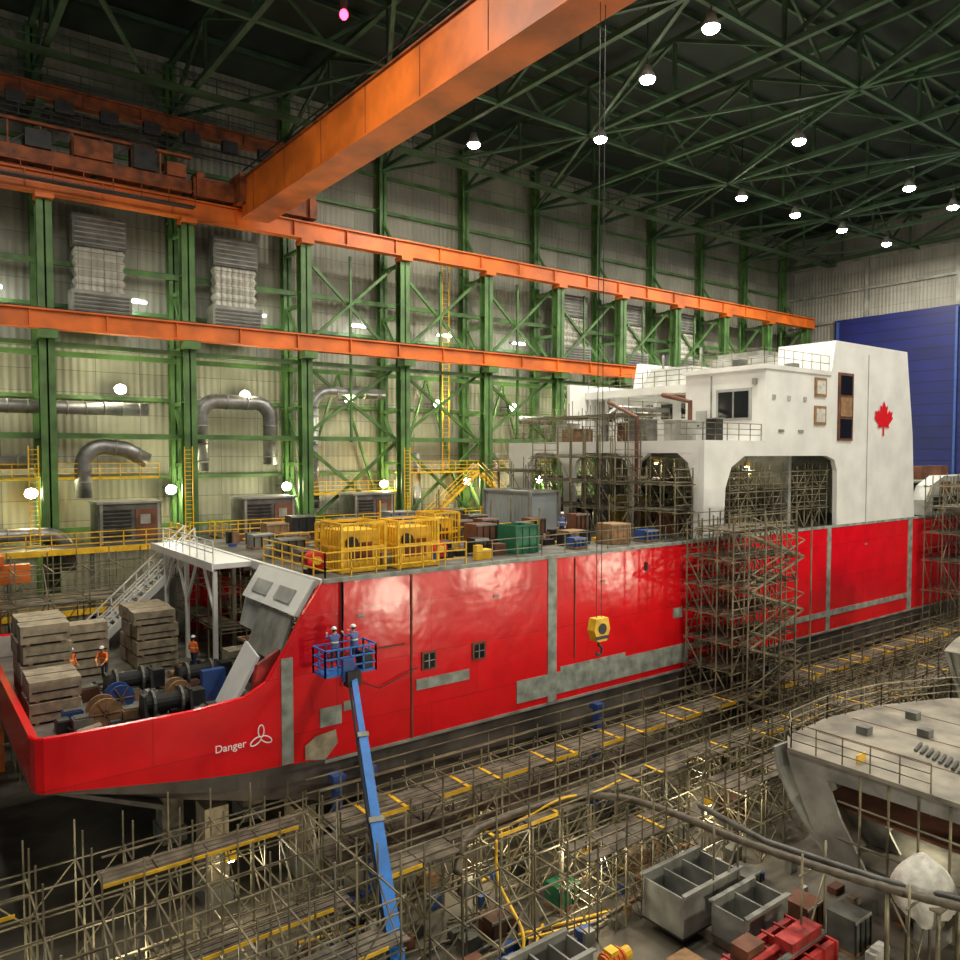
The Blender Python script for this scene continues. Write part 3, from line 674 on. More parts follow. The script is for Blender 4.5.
def crate(x, y, zz, w, d, h, k):
    b.box(x, x+w, y, y+d, zz, zz+.12, 'wood'); b.box(x+.04, x+w-.04, y+.04, y+d-.04, zz+.12, zz+h, k)
    n = 3
    for i in range(n+1):
        xx = x+(w-.08)*i/n; b.box(xx, xx+.08, y, y+.039, zz+.12, zz+h-.1, 'wood' if k == 'wood' else 'dark')
    b.box(x, x+w, y, y+.039, zz+h-.1, zz+h, 'lgrey' if k != 'wood' else 'block')
for (x, y, w, d, h, k) in ((25.2, 33.6, 1.4, 1.3, 1.5, 'brown'), (24.2, 32.4, .9, .8, .9, 'dark'), (28.6, 34, 1.2, 1, 1.1, 'redst'), (30, 35.6, 1, 1, 1.2, 'grey'),
    (31.5, 33.0, 1.5, 1.2, .8, 'wood'), (33.6, 31.6, 1.6, 1.4, 1.2, 'wood'), (35.6, 33.4, 1.2, 1.2, 1.0, 'lgrey'), (36.2, 31.3, 1.2, 1, .7, 'bluec'), (30.4, 31.4, 1.0, .8, .6, 'bluec'),
    (22.2, 38, 1.4, 1, 1.2, 'redst'), (20.4, 41, 1, 1, 1.0, 'dark'), (27, 38, 1.5, 1, 1.3, 'brown'), (29.4, 40, 1.5, 1, 1.4, 'grey'),
    (16, 42, 1.4, 1.2, .8, 'lgrey'), (18, 45, 1.4, 1.2, 1.1, 'wood'), (22.4, 33.4, 1.0, .8, .8, 'dark'), (32.5, 37.6, 1.3, 1, 1.2, 'brown'), (26, 44, 2, 1.5, 1.5, 'lgrey'), (31, 45, 1.6, 1.5, 1.4, 'brown'),
    (15.6, 35, 1, 1, .7, 'grey'), (15.6, 37.4, 1.4, 1, 1.0, 'grey'), (19.6, 38, 1.6, 1.2, 1.1, 'dark'), (24.5, 41.5, 1.6, 1.2, 1.4, 'bluec'), (22, 43.5, 1.6, 1.2, 1.3, 'grey'), (26.8, 35.2, 1.2, 1, 1.6, 'brown'),
    (24.6, 38, 1.3, 1, 1.1, 'dark'), (17.2, 40.6, 1.5, 1, .9, 'wood'), (20, 46, 1.6, 1.2, 1.4, 'dark'), (29, 43, 1.5, 1.2, 1.3, 'yellow'), (34.5, 35.5, 1.2, 1, 1.5, 'brown')):
    crate(x, y, 13.62, w, d, h, k)
for i in range(130):
    x = R.uniform(15, 36); y = R.uniform(30.8, 47); w = R.uniform(.2, .8)
    b.box(x, x+w, y, y+w*.8, 13.61, 13.61+R.uniform(.15, .8), R.choice(['dark', 'grey', 'wood', 'yellow', 'bluec', 'lgrey', 'brown', 'dark', 'dark']))
for i in range(30):
    x = R.uniform(15, 34); y = R.uniform(33.5, 47); a = R.uniform(0, 3); l = R.uniform(1.5, 3.5)
    b.tube((x, y, 13.75), (x+l*math.cos(a), y+l*.4*math.sin(a), 13.75), .06, R.choice(['galv', 'yellow', 'dark']), 5)
for i in range(16):
    x = R.uniform(22, 36); y = R.uniform(33.5, 47); b.tube((x, y, 13.61), (x, y, 13.61+R.uniform(1.5, 3)), .05, R.choice(['galv', 'yellow', 'galv']), 5)
b.obj('supply_crates')
b = MB()
for (x, y, r) in ((15.1, 32.0, .45), (21.9, 32.2, .4)):
    b.tube((x, y, 14.2), (x, y+.5, 14.2), r, 'flag', 16); b.tube((x, y-.06, 14.2), (x, y, 14.2), r*.45, 'yellow', 12)
    b.box(x-r, x+r, y, y+.5, 13.61, 13.8, 'dark')
b.obj('hose_reel')

def blockstack(name, x, y, z, cols, rows, lv, sx=1.9, sy=1.1, sz=.85):
    b = MB()
    for k in range(lv):
        for i in range(cols):
            for j in range(rows):
                if k == lv-1 and R.random() < .25: continue
                ox, oy = R.uniform(-.08, .08), R.uniform(-.08, .08)
                xx = x+i*(sx+.06)+ox; yy = y+j*(sy+.06)+oy; zz = z+k*(sz+.03)
                b.box(xx, xx+sx, yy, yy+sy, zz+.08, zz+sz, 'block'); b.box(xx+.2, xx+.35, yy, yy+sy, zz, zz+.08, 'wood'); b.box(xx+sx-.35, xx+sx-.2, yy, yy+sy, zz, zz+.08, 'wood')
                b.box(xx+.1, xx+sx-.1, yy-.015, yy, zz+sz*.45, zz+sz*.52, 'dark')
    b.obj(name)
blockstack('timber_block_stack', 4.2, 35.6, 8.02, 1, 2, 2)
blockstack('timber_block_stack', 4.3, 38.4, 8.02, 1, 3, 4)
blockstack('timber_block_stack', 6.5, 41.8, 8.02, 1, 2, 3)
blockstack('timber_block_stack', 9.6, 41.2, 8.02, 1, 3, 4, 2.0, 1.1, .72)
blockstack('timber_block_stack', 12.8, 36.9, 8.02, 1, 1, 2, 1.3, 1.0, .7)
def reel(x, y, z, r, w, k):
    b = MB()
    for yy in (y, y+w):
        b.tube((x, yy-.05, z+r), (x, yy+.05, z+r), r, k, 18); b.tube((x, yy-.08, z+r), (x, yy+.08, z+r), r*.22, 'dark', 10)
    b.tube((x, y, z+r), (x, y+w, z+r), r*.6, 'rubber', 16)
    for i in range(6):
        t = math.radians(60*i); b.beam((x, y-.06, z+r), (x+r*.92*math.cos(t), y-.06, z+r+r*.92*math.sin(t)), .06, .04, 'wood')
    b.obj('cable_reel')
reel(6.6, 33.5, 8.02, .6, .7, 'wood'); reel(7.6, 35.4, 8.02, .55, .6, 'bluec'); reel(9.9, 35.0, 8.02, .5, .6, 'wood')
def winch(x, y, z):
    b = MB()
    b.box(x-1.1, x+1.1, y-.7, y+.7, z, z+.15, 'grey')
    for dx in (-.9, .9): b.prism([(x+dx-.06, y-.6, z+.15), (x+dx-.06, y+.6, z+.15), (x+dx-.06, y+.3, z+1.2), (x+dx-.06, y-.3, z+1.2)], (.12, 0, 0), 'dark')
    b.tube((x-.85, y, z+.8), (x+.85, y, z+.8), .35, 'rubber', 14); b.tube((x-.6, y, z+.8), (x-.5, y, z+.8), .55, 'grey', 14); b.tube((x+.5, y, z+.8), (x+.6, y, z+.8), .55, 'grey', 14)
    b.box(x+.95, x+1.5, y-.3, y+.3, z+.3, z+1.1, 'dark'); b.obj('mooring_winch')
winch(8.8, 33.0, 8.02); winch(11.2, 36.6, 8.02); winch(8.3, 37.2, 8.02)
b = MB()
for i in range(110):
    x = R.uniform(4.4, 12.4); y = R.uniform(31.0, 40.5); w = R.uniform(.25, .8); d = R.uniform(.25, .7); h = R.uniform(.15, .6)
    k = R.choice(['dark', 'grey', 'lgrey', 'wood', 'rubber', 'bluec', 'brown', 'dark', 'tarp', 'block'])
    if i % 3: b.box(x, x+w, y, y+d, 8.01, 8.01+h, k); b.box(x+.05, x+w-.05, y+.05, y+d-.05, 8.01+h, 8.01+h+.06, 'grey')
    else: b.tube((x, y, 8.2), (x+w*2, y+d, 8.2), .14, k, 8)
for i in range(8):
    x = R.uniform(5, 11.5); y = R.uniform(31.5, 36); pts = []
    for j in range(28): t = j*.9; pts.append((x+(.35+.006*j)*math.cos(t), y+(.35+.006*j)*math.sin(t), 8.06+.006*j))
    b.path(pts, .045, R.choice(['rubber', 'dark', 'bluec', 'orange']), 5)
b.obj('rigging_gear_pile')
b = MB()
for i in range(4):
    b.box(10.6, 11.6, 34.0+i*.1, 34.08+i*.1, 8.11, 9.5, 'bluec')
b.box(10.5, 11.7, 33.9, 34.5, 8.01, 8.1, 'wood'); b.obj('blue_panel_rack')

# ------------------------------------------------------------ hull-side scaffolds
b = MB()
scaffold(b, -3, 12.4, 10, 20.5, 29.2, 6, [0, 1.7, 3.4, 5.1], planks=(), diag=.6, r=.038, top=1.4)
for (x0, x1, ya, yb, z) in ((-3, 4.5, 20.5, 21.9, 5.15), (5.0, 12, 26.4, 27.7, 5.15), (-3, 12, 23.5, 24.6, 3.45), (-3, 3, 26.3, 27.7, 5.15), (6, 12.4, 20.6, 21.9, 3.45), (0, 12, 26.4, 27.6, 1.75)):
    x = x0
    while x < x1-1:
        for j in range(int((yb-ya)/.3)): b.box(x+.02, x+1.68, ya+j*.3, ya+j*.3+.25, z+.08, z+.13, 'plank')
        x += 1.71
    for zz in (.6, 1.1): b.tube((x0, ya, z+zz), (x1, ya, z+zz), .035, 'galv')
    b.box(x0, x1-.4, ya-.03, ya, z+.08, z+.2, 'yellow')
b.obj('stern_scaffold')
b = MB()
scaffold(b, 13.0, 68.6, 36, 25.8, 28.8, 2, [0, 1.6, 3.2, 4.75], planks=(2,), diag=.6, r=.042, rail=True, top=1.2)
for i in range(36):
    xa = 13+55.6*i/36; xb = 13+55.6*(i+1)/36
    for j in range(4): b.box(xa+.03, xb-.03, 26.0+j*.36, 26.0+j*.36+.31, 4.87, 4.92, 'plank')
    if i % 3 != 2: b.box(xb-.13, xb+.03, 25.95, 27.45, 4.925, 4.95, 'yellow')
    if i % 2: b.box(xa, xb, 25.9, 25.94, 4.87, 5.03, 'yellow')
for y in (25.8, 27.5, 28.8):
    for z in (5.3, 5.85): b.tube((13, y, z), (68.6, y, z), .035, 'galv')
b.obj('hull_side_scaffold')
b = MB()
scaffold(b, 44.8, 68.5, 14, 22.4, 25.2, 2, [0, 1.9, 3.7, 4.9], planks=(2,), diag=.6, r=.045, yell=.3, top=.8)
scaffold(b, 13.6, 44, 18, 23.6, 24.9, 1, [0, 1.9, 3.7], planks=(2,), diag=.7, r=.042, yell=.4, top=1.5)
scaffold(b, 15, 36, 13, 20.8, 22.8, 1, [0, 1.6, 3.1], planks=(), diag=.7, r=.042, top=1.5)
scaffold(b, 21, 27, 4, 20.8, 22.4, 2, [0, 1.6, 3.1], planks=(2,), diag=.3, r=.03, yell=.4, top=1.1)
b.obj('lower_walkway_scaffold')
b = MB()
scaffold(b, 37.8, 44.2, 6, 26.3, 29.5, 3, [0, 1.6, 3.2, 4.8, 6.4, 8.0, 9.6, 11.2, 12.8, 14.4], planks=(3, 4, 5, 6, 7, 8, 9), diag=.8, r=.046, top=1.1)
for i in range(9):
    z = i*1.6; xa, xb = (38.2, 43.6) if i % 2 else (43.6, 38.2)
    for y in (25.4, 26.1): b.beam((xa, y, z), (xb, y, z+1.6), .05, .12, 'galv')
    for j in range(9): t = (j+.5)/9; b.box(xa+(xb-xa)*t-.14, xa+(xb-xa)*t+.14, 25.4, 26.1, z+1.6*t, z+1.6*t+.04, 'plank')
    b.tube((xa, 25.37, z+1), (xb, 25.37, z+2.6), .035, 'galv')
for x in (37.8, 39.4, 41, 42.6, 44.2): b.tube((x, 25.3, 0), (x, 25.3, 15), .045, 'galv')
b.obj('scaffold_stair_tower')
b = MB()
scaffold(b, 30, 48, 10, 20.4, 22.2, 1, [0, 1.8, 3.6, 5.2], planks=(2,), diag=.5, r=.042, yell=.2)
b.obj('module_scaffold')
b = MB()
for x in range(10, 80, 4):
    for y in (33, 39.5, 46):
        zt = 1.55 if x >= 28 else (2.1 if x >= 20 else 3.0 if x >= 14 else 4.1)
        b.box(x, x+1.2, y-.8, y+.8, 0, .7, 'lgrey'); b.box(x+.1, x+1.1, y-.6, y+.6, .7, zt, 'block')
b.obj('keel_blocks')
for x in (14.5, 16.0, 30, 46):
    b = MB()
    b.box(x, x+.35, 29.2, 29.55, .15, 5.2, 'bluec'); b.box(x-.4, x+.75, 29.0, 29.75, 0, .15, 'bluec'); b.box(x-.1, x+.45, 29.1, 29.7, 5.2, 5.5, 'bluec')
    b.obj('blue_support_stand')

# ------------------------------------------------------------ boom lift
bl = bpy.data.objects.new('boom_lift', None); COL.objects.link(bl)
b = MB()
A = Vector((12.1, 19.8, 1.9)); C = Vector((14.75, 28.0, 9.9)); dirv = (C-A)
p = lambda t: A + dirv*t
b.beam(p(0), p(.5), .46, .5, 'blue'); b.beam(p(.45), p(.78), .34, .38, 'blue'); b.beam(p(.74), p(1), .24, .28, 'blue')
for t in (.5, .78): b.beam(p(t-.008), p(t+.008), .54 if t == .5 else .42, .58 if t == .5 else .46, 'lgrey')
b.path([p(.05)+Vector((-.3, 0, .1)), p(.5)+Vector((-.3, 0, .1)), p(.98)+Vector((-.22, 0, 0))], .05, 'rubber', 6)
b.box(14.4, 15.0, 27.8, 28.2, 9.6, 10.2, 'dark')
b.obj('boom', False, bl)
b = MB()
b.box(10.3, 13.5, 17.0, 20.0, .6, 1.3, 'blue'); b.box(10.6, 13.2, 16.8, 19.0, 1.3, 2.4, 'blue'); b.box(11.6, 12.6, 19.01, 20.0, 1.3, 2.2, 'dark')
for x in (10.1, 13.4):
    for y in (17.4, 19.6): b.tube((x-.05, y, .55), (x+.4, y, .55), .55, 'rubber', 18); b.tube((x-.08, y, .55), (x+.43, y, .55), .25, 'lgrey', 10)
b.obj('chassis', False, bl)
b = MB()
bx0, bx1, by0, by1, bz = 13.6, 15.9, 28.2, 29.3, 10.0
b.box(bx0, bx1, by0, by1, bz, bz+.1, 'blue'); b.rail([(bx0, by0, bz), (bx1, by0, bz), (bx1, by1, bz), (bx0, by1, bz), (bx0, by0, bz)], 'blue', 1.1, .6, .04, 3)
b.box(bx0+.7, bx0+1.2, by0-.2, by0-.01, bz-.2, bz+.7, 'bluec'); b.box(bx1-.6, bx1-.1, by0+.1, by0+.5, bz+.1, bz+.8, 'dark')
b.obj('basket', False, bl)

# ------------------------------------------------------------ foreground modules
b = MB()
outl = [(30.2, 6), (46, 6), (46, 14)] + [(43, 17), (39, 18.6), (35, 19.2), (31.5, 19.0), (30.2, 18.2)]
b.prism([(x, y, 6.3) for x, y in outl], (0, 0, .15), 'mdeck')
b.prism([(x, y, 4.3) for x, y in [(30.8, 7), (45, 7), (45, 14), (38, 17.2), (31, 17.2)]], (0, 0, .1), 'brown')
b.prism([(x, y, 2.2) for x, y in [(31, 8), (45, 8), (45, 13), (38, 16.0), (31, 16.0)]], (0, 0, .12), 'grey')
for x in (30.3, 33, 36, 39, 42):
    b.prism([(x, 18.3 if x < 40 else 16, 6.29), (x, 18.1 if x < 40 else 15.6, 5.6), (x, 17.1 if x < 40 else 15, 3.4), (x, 16.1 if x < 40 else 14, 2.1), (x, 14.6, 2.1), (x, 15.9 if x < 40 else 14.5, 4.2), (x, 16.5 if x < 40 else 14.8, 5.6), (x, 8.8, 5.7), (x, 8.4, 2.1), (x, 7.8, 2.1), (x, 7.8, 6.29)], (.12, 0, 0), 'lgrey')
sh = [(18.9, 6.3), (18.7, 5.4), (18.1, 4.3), (17.2, 3.2), (16.2, 2.3)]
for (ya, za), (yb, zb) in zip(sh[:-1], sh[1:]):
    b.hexa([(30.2, ya, za), (38, ya-.2, za), (38, ya-.3, za), (30.2, ya-.1, za), (30.2, yb, zb), (38, yb-.2, zb), (38, yb-.3, zb), (30.2, yb-.1, zb)], 'lgrey')
for y in (10, 12.5, 15): b.box(30.5, 44, y, y+.1, 5.5, 6.29, 'brown')
for i in range(7): b.tube((30.3, 8.5+i*1.1, 2.3), (30.3, 8.5+i*1.1, 6.2), .05, 'galv', 5)
b.tube((30.3, 8, 3.4), (30.3, 16, 3.4), .05, 'galv', 5); b.tube((30.3, 8, 4.9), (30.3, 16, 4.9), .05, 'galv', 5)
for x in (32, 38, 43):
    for y in (9, 11, 13): b.box(x-.5, x+.5, y-.5, y+.5, 0, .6, 'lgrey'); b.box(x-.3, x+.3, y-.3, y+.3, .6, 2.2, 'block')
b.rail([(x, y, 6.45) for x, y in [(30.3, 12.5), (30.3, 18.1), (31.5, 18.9), (35, 19.1), (39, 18.5), (43, 16.9), (46, 14)]], 'galv', 1.1, 1.2, .03, 3)
for i in range(8):
    b.tube((33+i*.15, 12.6+i*.3, 6.52), (34+i*.15, 12.8+i*.3, 6.52), .07, 'grey', 6)
b.box(30.8, 31.5, 15.5, 15.56, 6.45, 6.8, 'yellow')
for (x, y) in ((36, 15), (38, 16.4), (34.2, 16.8)): b.box(x, x+.5, y, y+.5, 6.45, 6.8, 'grey')
for x in (33, 36, 39): b.box(x, x+.04, 7, 18.4, 6.45, 6.47, 'brown')
b.obj('hull_module')
b = MB()
f = lambda t, z: (46.5+14*t, 20.2 - 2.2*(1-t)**2 + (z-6)*.35*(1-t), z)
for i in range(12):
    t0, t1 = i/12, (i+1)/12
    for z0, z1 in ((1.5, 4), (4, 6.2), (6.2, 8)):
        b.face([f(t0, z0), f(t1, z0), f(t1, z1), f(t0, z1)], 'lgrey')
b.face([f(i/12, 8) for i in range(13)] + [(60.5, 12, 8), (47, 12, 8)], 'mdeck')
for x in (47.5, 50, 53, 56, 59): b.box(x, x+.15, 12, 16.5, 1.5, 7.9, 'brown')
for x in (49, 55): b.box(x-.6, x+.6, 13, 16, 0, 1.5, 'block')
b.rail([(47, 18, 8), (52, 19.3, 8), (60, 20.2, 8)], 'galv', 1.1, 1.3, .04, 3)
b.box(51, 52.4, 16.5, 17.8, 8.02, 9.2, 'greenbin'); b.box(54, 56, 16, 17, 8.02, 8.8, 'redst')
b.obj('curved_bow_module')

def openbox(b, x0, x1, y0, y1, z0, z1, nx, k, kin):
    b.box(x0, x1, y0, y1, z0, z0+.08, kin); b.box(x0, x1, y0, y0+.08, z0+.09, z1, k); b.box(x0, x1, y1-.08, y1, z0+.09, z1, k)
    for i in range(nx+1): x = x0+(x1-x0-.08)*i/nx; b.box(x, x+.08, y0+.09, y1-.09, z0+.09, z1-.15, k)
    b.box(x0-.05, x1+.05, y0-.12, y0-.001, z1-.08, z1, k); b.box(x0-.05, x1+.05, y1+.001, y1+.12, z1-.08, z1, k)
b = MB(); openbox(b, 23.6, 27.2, 18.4, 20.4, .4, 2.2, 3, 'lgrey', 'dark'); openbox(b, 24.8, 27.6, 16.5, 18.0, .4, 1.8, 2, 'lgrey', 'grey')
for x in (25.0, 26.5): b.box(x, x+.4, 16.6, 20.3, 0, .4, 'block')
b.obj('steel_unit_block')
b = MB(); openbox(b, 16.6, 19.4, 19.0, 20.4, .4, 1.5, 3, 'lgrey', 'brown'); b.box(17, 17.4, 19.2, 20.3, 0, .4, 'block'); b.box(18.8, 19.2, 19.2, 20.3, 0, .4, 'block'); b.obj('steel_unit_block')
b = MB()
b.box(20.6, 27, 14.2, 14.4, .5, 1.3, 'redst'); b.box(20.6, 27, 15.9, 16.1, .5, 1.3, 'redst'); b.box(20.6, 27, 14.41, 15.89, .9, .98, 'brown')
for i in range(9): b.box(20.6+i*.78, 20.70+i*.78, 14.1, 16.2, .5, 1.35, 'redst')
b.tube((20.7, 15.1, 1.5), (26.8, 15.1, 1.5), .14, 'redst', 8); b.tube((20.7, 14.6, 1.48), (26.8, 14.6, 1.48), .12, 'grey', 8)
b.box(23, 24, 15.2, 15.9, 1.3, 1.9, 'brown'); b.box(24.6, 26.5, 14.5, 15.2, 1.36, 1.9, 'redst')
for x in (21, 26): b.box(x, x+.4, 14.1, 16.2, 0, .49, 'block')
b.obj('red_steel_frame')
b = MB()
b.box(19.6, 21.2, 18.4, 19.4, 0, .25, 'dark'); b.tube((19.8, 18.9, .75), (20.7, 18.9, .75), .32, 'orange', 14); b.tube((20.6, 18.9, .75), (21.1, 18.9, .75), .24, 'yellow', 12)
for i in range(4): b.path([(19.9+i*.22, 18.9, .75), (19.95+i*.22, 18.9, .75)], .38, 'orange', 14)
b.box(20, 20.4, 18.7, 19.1, 1.02, 1.2, 'yellow'); b.box(19.8, 20.9, 18.6, 19.2, .25, .45, 'dark'); b.obj('orange_pump')
b = MB()
for (x, y, w, d, h, k) in ((21.5, 23, 1.2, 1, 1.0, 'greenbin'), (16, 17.6, 1.4, 1.2, .8, 'wood'), (29, 23.6, 1.3, 1, 1, 'grey'), (18, 23, 1.3, 1, .9, 'brown'), (22.6, 12.4, 1.4, 1.3, .9, 'lgrey'),
                        (34, 23.4, 1.4, 1, 1.2, 'brown'), (14.6, 16.5, 1.2, 1, .8, 'bluec'), (28.2, 16, 1.2, 1.2, 1.1, 'brown'), (8, 18, 1.6, 1.2, 1, 'grey'),
                        (22, 17, 1.2, 1, .6, 'wood'), (18.2, 16.6, 1.5, .9, .5, 'grey'), (28.6, 19, 1.1, 1.1, .9, 'grey'), (15.6, 21.4, 1.2, 1, .7, 'brown'), (26, 23.3, 1.4, 1, .9, 'wood'), (28.4, 14.2, 1.2, 1.2, 1.4, 'grey')):
    crate(x, y, 0, w, d, h, k)
for i in range(240):
    x = R.uniform(0, 32); y = R.uniform(13, 28)
    if 16 < x < 28 and 14 < y < 20.6: continue
    if 10 < x < 14.5 and y < 21: continue
    w = R.uniform(.2, .9)
    b.box(x, x+w, y, y+w*.6, 0.005, R.uniform(.1, .7), R.choice(['dark', 'grey', 'wood', 'brown', 'lgrey', 'block', 'bluec', 'tarp']))
for i in range(50):
    x = R.uniform(0, 30); y = R.uniform(21, 28); a = R.uniform(-.5, .5); l = R.uniform(2, 5)
    b.tube((x, y, .12), (x+l*math.cos(a), y+l*math.sin(a)*.5, .14), .06, R.choice(['galv', 'yellow', 'block', 'lgrey']), 5)
b.obj('floor_crates')
def smooth(pts, n=8):
    P = [Vector(p) for p in pts]; out = []
    for i in range(len(P)-1):
        a = P[max(i-1, 0)]; c = P[i]; d = P[i+1]; e = P[min(i+2, len(P)-1)]
        for j in range(n):
            t = j/n; out.append(.5*((2*c)+(-a+d)*t+(2*a-5*c+4*d-e)*t*t+(-a+3*c-3*d+e)*t**3))
    out.append(P[-1]); return out
b = MB()
pts = smooth([(16.6, 23.4, 3.2), (18, 24.2, 4.05), (22.5, 24.2, 4.1), (24.8, 23.2, 4.0), (25.6, 21, 4.0), (26.0, 17, 4.0), (26.9, 13, 4.0), (28.4, 9, 4.0), (30, 4, 4.0)], 12)
rr = [.14+.022*(i % 2) for i in range(len(pts))]
b.path(pts, rr, 'hose', 10)
b.path([(27.3, 20.5, 3.9), (26.8, 17, 3.9), (27.6, 13, 3.9), (29.2, 9, 3.9), (30.6, 4, 3.9)], .12, 'grey', 10)
for i in range(6, len(pts), 10):
    if pts[i].y < 21:
        q = pts[i]
        for dx in (-.4, 1.2): b.tube((q.x+dx, q.y, 0), (q.x+dx, q.y, q.z+.5), .045, 'galv')
        b.tube((q.x-.6, q.y, q.z-.28), (q.x+1.4, q.y, q.z-.28), .045, 'galv'); b.tube((q.x-.4, q.y, .4), (q.x+1.2, q.y, 3.4), .04, 'galv')
b.obj('ventilation_hose', True)
b = MB(); b.path(smooth([(18.5, 23.4, 3.9), (18.3, 23.0, 2.5), (17.6, 20.7, 1.8), (17.2, 20.7, .5), (18.4, 21.4, .1), (20.4, 22.8, .1)], 8), .06, 'yellow', 8)
b.path(smooth([(19, 23.9, 3.92), (21, 24.2, 3.92), (22.5, 23.9, 4.3), (24.5, 24.1, 3.92), (26.5, 24.3, 3.92)], 8), .05, 'yellow', 8); b.obj('yellow_air_hose', True)
b = MB()
for x in (28.0, 29.6):
    for y in (11.2, 12.9): b.beam((x, y, 0), (x, y, 3.4), .12, .12, 'galv')
b.box(27.9, 29.7, 11.1, 13.0, 3.4, 3.5, 'plank'); b.tube((28, 11.2, .4), (28, 12.9, 3.4), .05, 'galv')
c0 = (28.8, 12.05)
n0 = len(b.v); b.ell((28.8, 12.05, 3.5), 1.0, .95, 1.25, 'tarp', 48, 14, -0.55, math.pi/2)
for i in range(n0, len(b.v)):
    v = b.v[i]; a = math.atan2(v[1]-c0[1], v[0]-c0[0]); dz = max(0, 4.7-v[2])/1.8
    n = 1+.09*math.sin(7*a+1)*dz+.05*math.sin(13*a)*dz
    b.v[i] = (c0[0]+(v[0]-c0[0])*n*(1+.1*dz), c0[1]+(v[1]-c0[1])*n*(1+.1*dz), v[2]+.12*math.sin(3*a)*(.5+dz))
b.obj('tarpaulin_covered_load', True)

# ------------------------------------------------------------ people
def worker(loc, rz, pose, vest='hivis', scale=1.0):
    root = bpy.data.objects.new('shipyard_worker', None); COL.objects.link(root)
    V = []; E = []; RD = []
    def add(p, r, par=None):
        V.append(p); RD.append(r)
        if par is not None: E.append((par, len(V)-1))
        return len(V)-1
    lean = {'stand': 0, 'bend': .28, 'reach': .08}[pose]
    pel = add((0, 0, .95), .15); sp = add((0, -lean*.35, 1.15), .145, pel); ch = add((0, -lean*.8, 1.34), .165, sp)
    nb = add((0, -lean, 1.46), .075, ch); nk = add((0, -lean*1.1, 1.55), .055, nb)
    hands = []
    for sg in (-1, 1):
        sh = add((sg*.19, -lean*.9, 1.41), .07, ch)
        if pose == 'reach': el = (sg*.27, -.2-lean, 1.30); wr = (sg*.2, -.42-lean, 1.42)
        elif pose == 'bend': el = (sg*.25, -.18-lean, 1.16); wr = (sg*.14, -.36-lean, 1.02)
        else: el = (sg*.26, .02, 1.13); wr = (sg*.24, -.16, .95) if sg > 0 else (sg*.27, -.06, .88)
        e = add(el, .05, sh); add(wr, .034, e); hands.append((Vector(wr), (Vector(wr)-Vector(el)).normalized(), sg))
        step = .12*sg if pose != 'reach' else 0
        hp = add((sg*.1, 0, .88), .1, pel); kn = add((sg*.11, -.03-step*.6, .5), .07, hp); an = add((sg*.12, -step+.02, .1), .05, kn); add((sg*.13, -step-.15, .05), .045, an)
    me = bpy.data.meshes.new('body'); me.from_pydata(V, E, [])
    me.materials.append(bodymat(vest))
    o = bpy.data.objects.new('body', me); COL.objects.link(o); o.parent = root
    sm = o.modifiers.new('skin', 'SKIN')
    for i, r in enumerate(RD): me.skin_vertices[0].data[i].radius = (r, r*.85)
    me.skin_vertices[0].data[0].use_root = True
    sm.use_smooth_shade = True; o.modifiers.new('sub', 'SUBSURF').levels = 1
    b = MB(); hy = -lean*1.2; hz = 1.66
    b.ell((0, hy, hz), .078, .095, .12, 'skin', 14, 10); b.ell((0, hy-.035, hz-.065), .05, .055, .05, 'skin', 10, 6)
    b.path([(0, hy-.09, hz+.01), (0, hy-.118, hz-.03), (0, hy-.09, hz-.04)], [.008, .016, .01], 'skin', 6)
    for sg in (-1, 1):
        b.ell((sg*.08, hy, hz-.01), .012, .022, .032, 'skin', 8, 6); b.ell((sg*.03, hy-.086, hz+.01), .013, .01, .008, 'helmet', 8, 6); b.ell((sg*.03, hy-.094, hz+.01), .006, .005, .006, 'dark', 6, 4)
    b.box(-.025, .025, hy-.094, hy-.088, hz-.068, hz-.060, 'flag')
    b.ell((0, hy+.015, hz+.01), .083, .09, .115, 'dark', 12, 8, -.6, .9)
    b.ell((0, hy, hz+.045), .108, .13, .105, 'helmet', 16, 6, 0, math.pi/2); b.ell((0, hy-.02, hz+.045), .125, .16, .012, 'helmet', 16, 4)
    for w, d, sg in hands:
        side = Vector((1, 0, 0)); nrm = d.cross(side).normalized(); side = nrm.cross(d).normalized()
        b.beam(w, w+d*.095, .08, .03, 'skin', up=nrm)
        for i, L in enumerate((.068, .078, .072, .055)):
            a = w + d*.09 + side*((i-1.5)*.021)
            b.path([a, a+d*L*.5, a+d*L*.8-nrm*.018, a+d*L*.9-nrm*.04], [.0095, .009, .0085, .007], 'skin', 6)
        a = w + d*.03 - side*sg*.038
        b.path([a, a+d*.03-side*sg*.025, a+d*.06-side*sg*.028-nrm*.01], [.012, .0105, .009], 'skin', 6)
    b.obj('head_and_hands', True, root)
    root.location = loc; root.rotation_euler = (0, 0, rz); root.scale = (scale,)*3
BM = {}
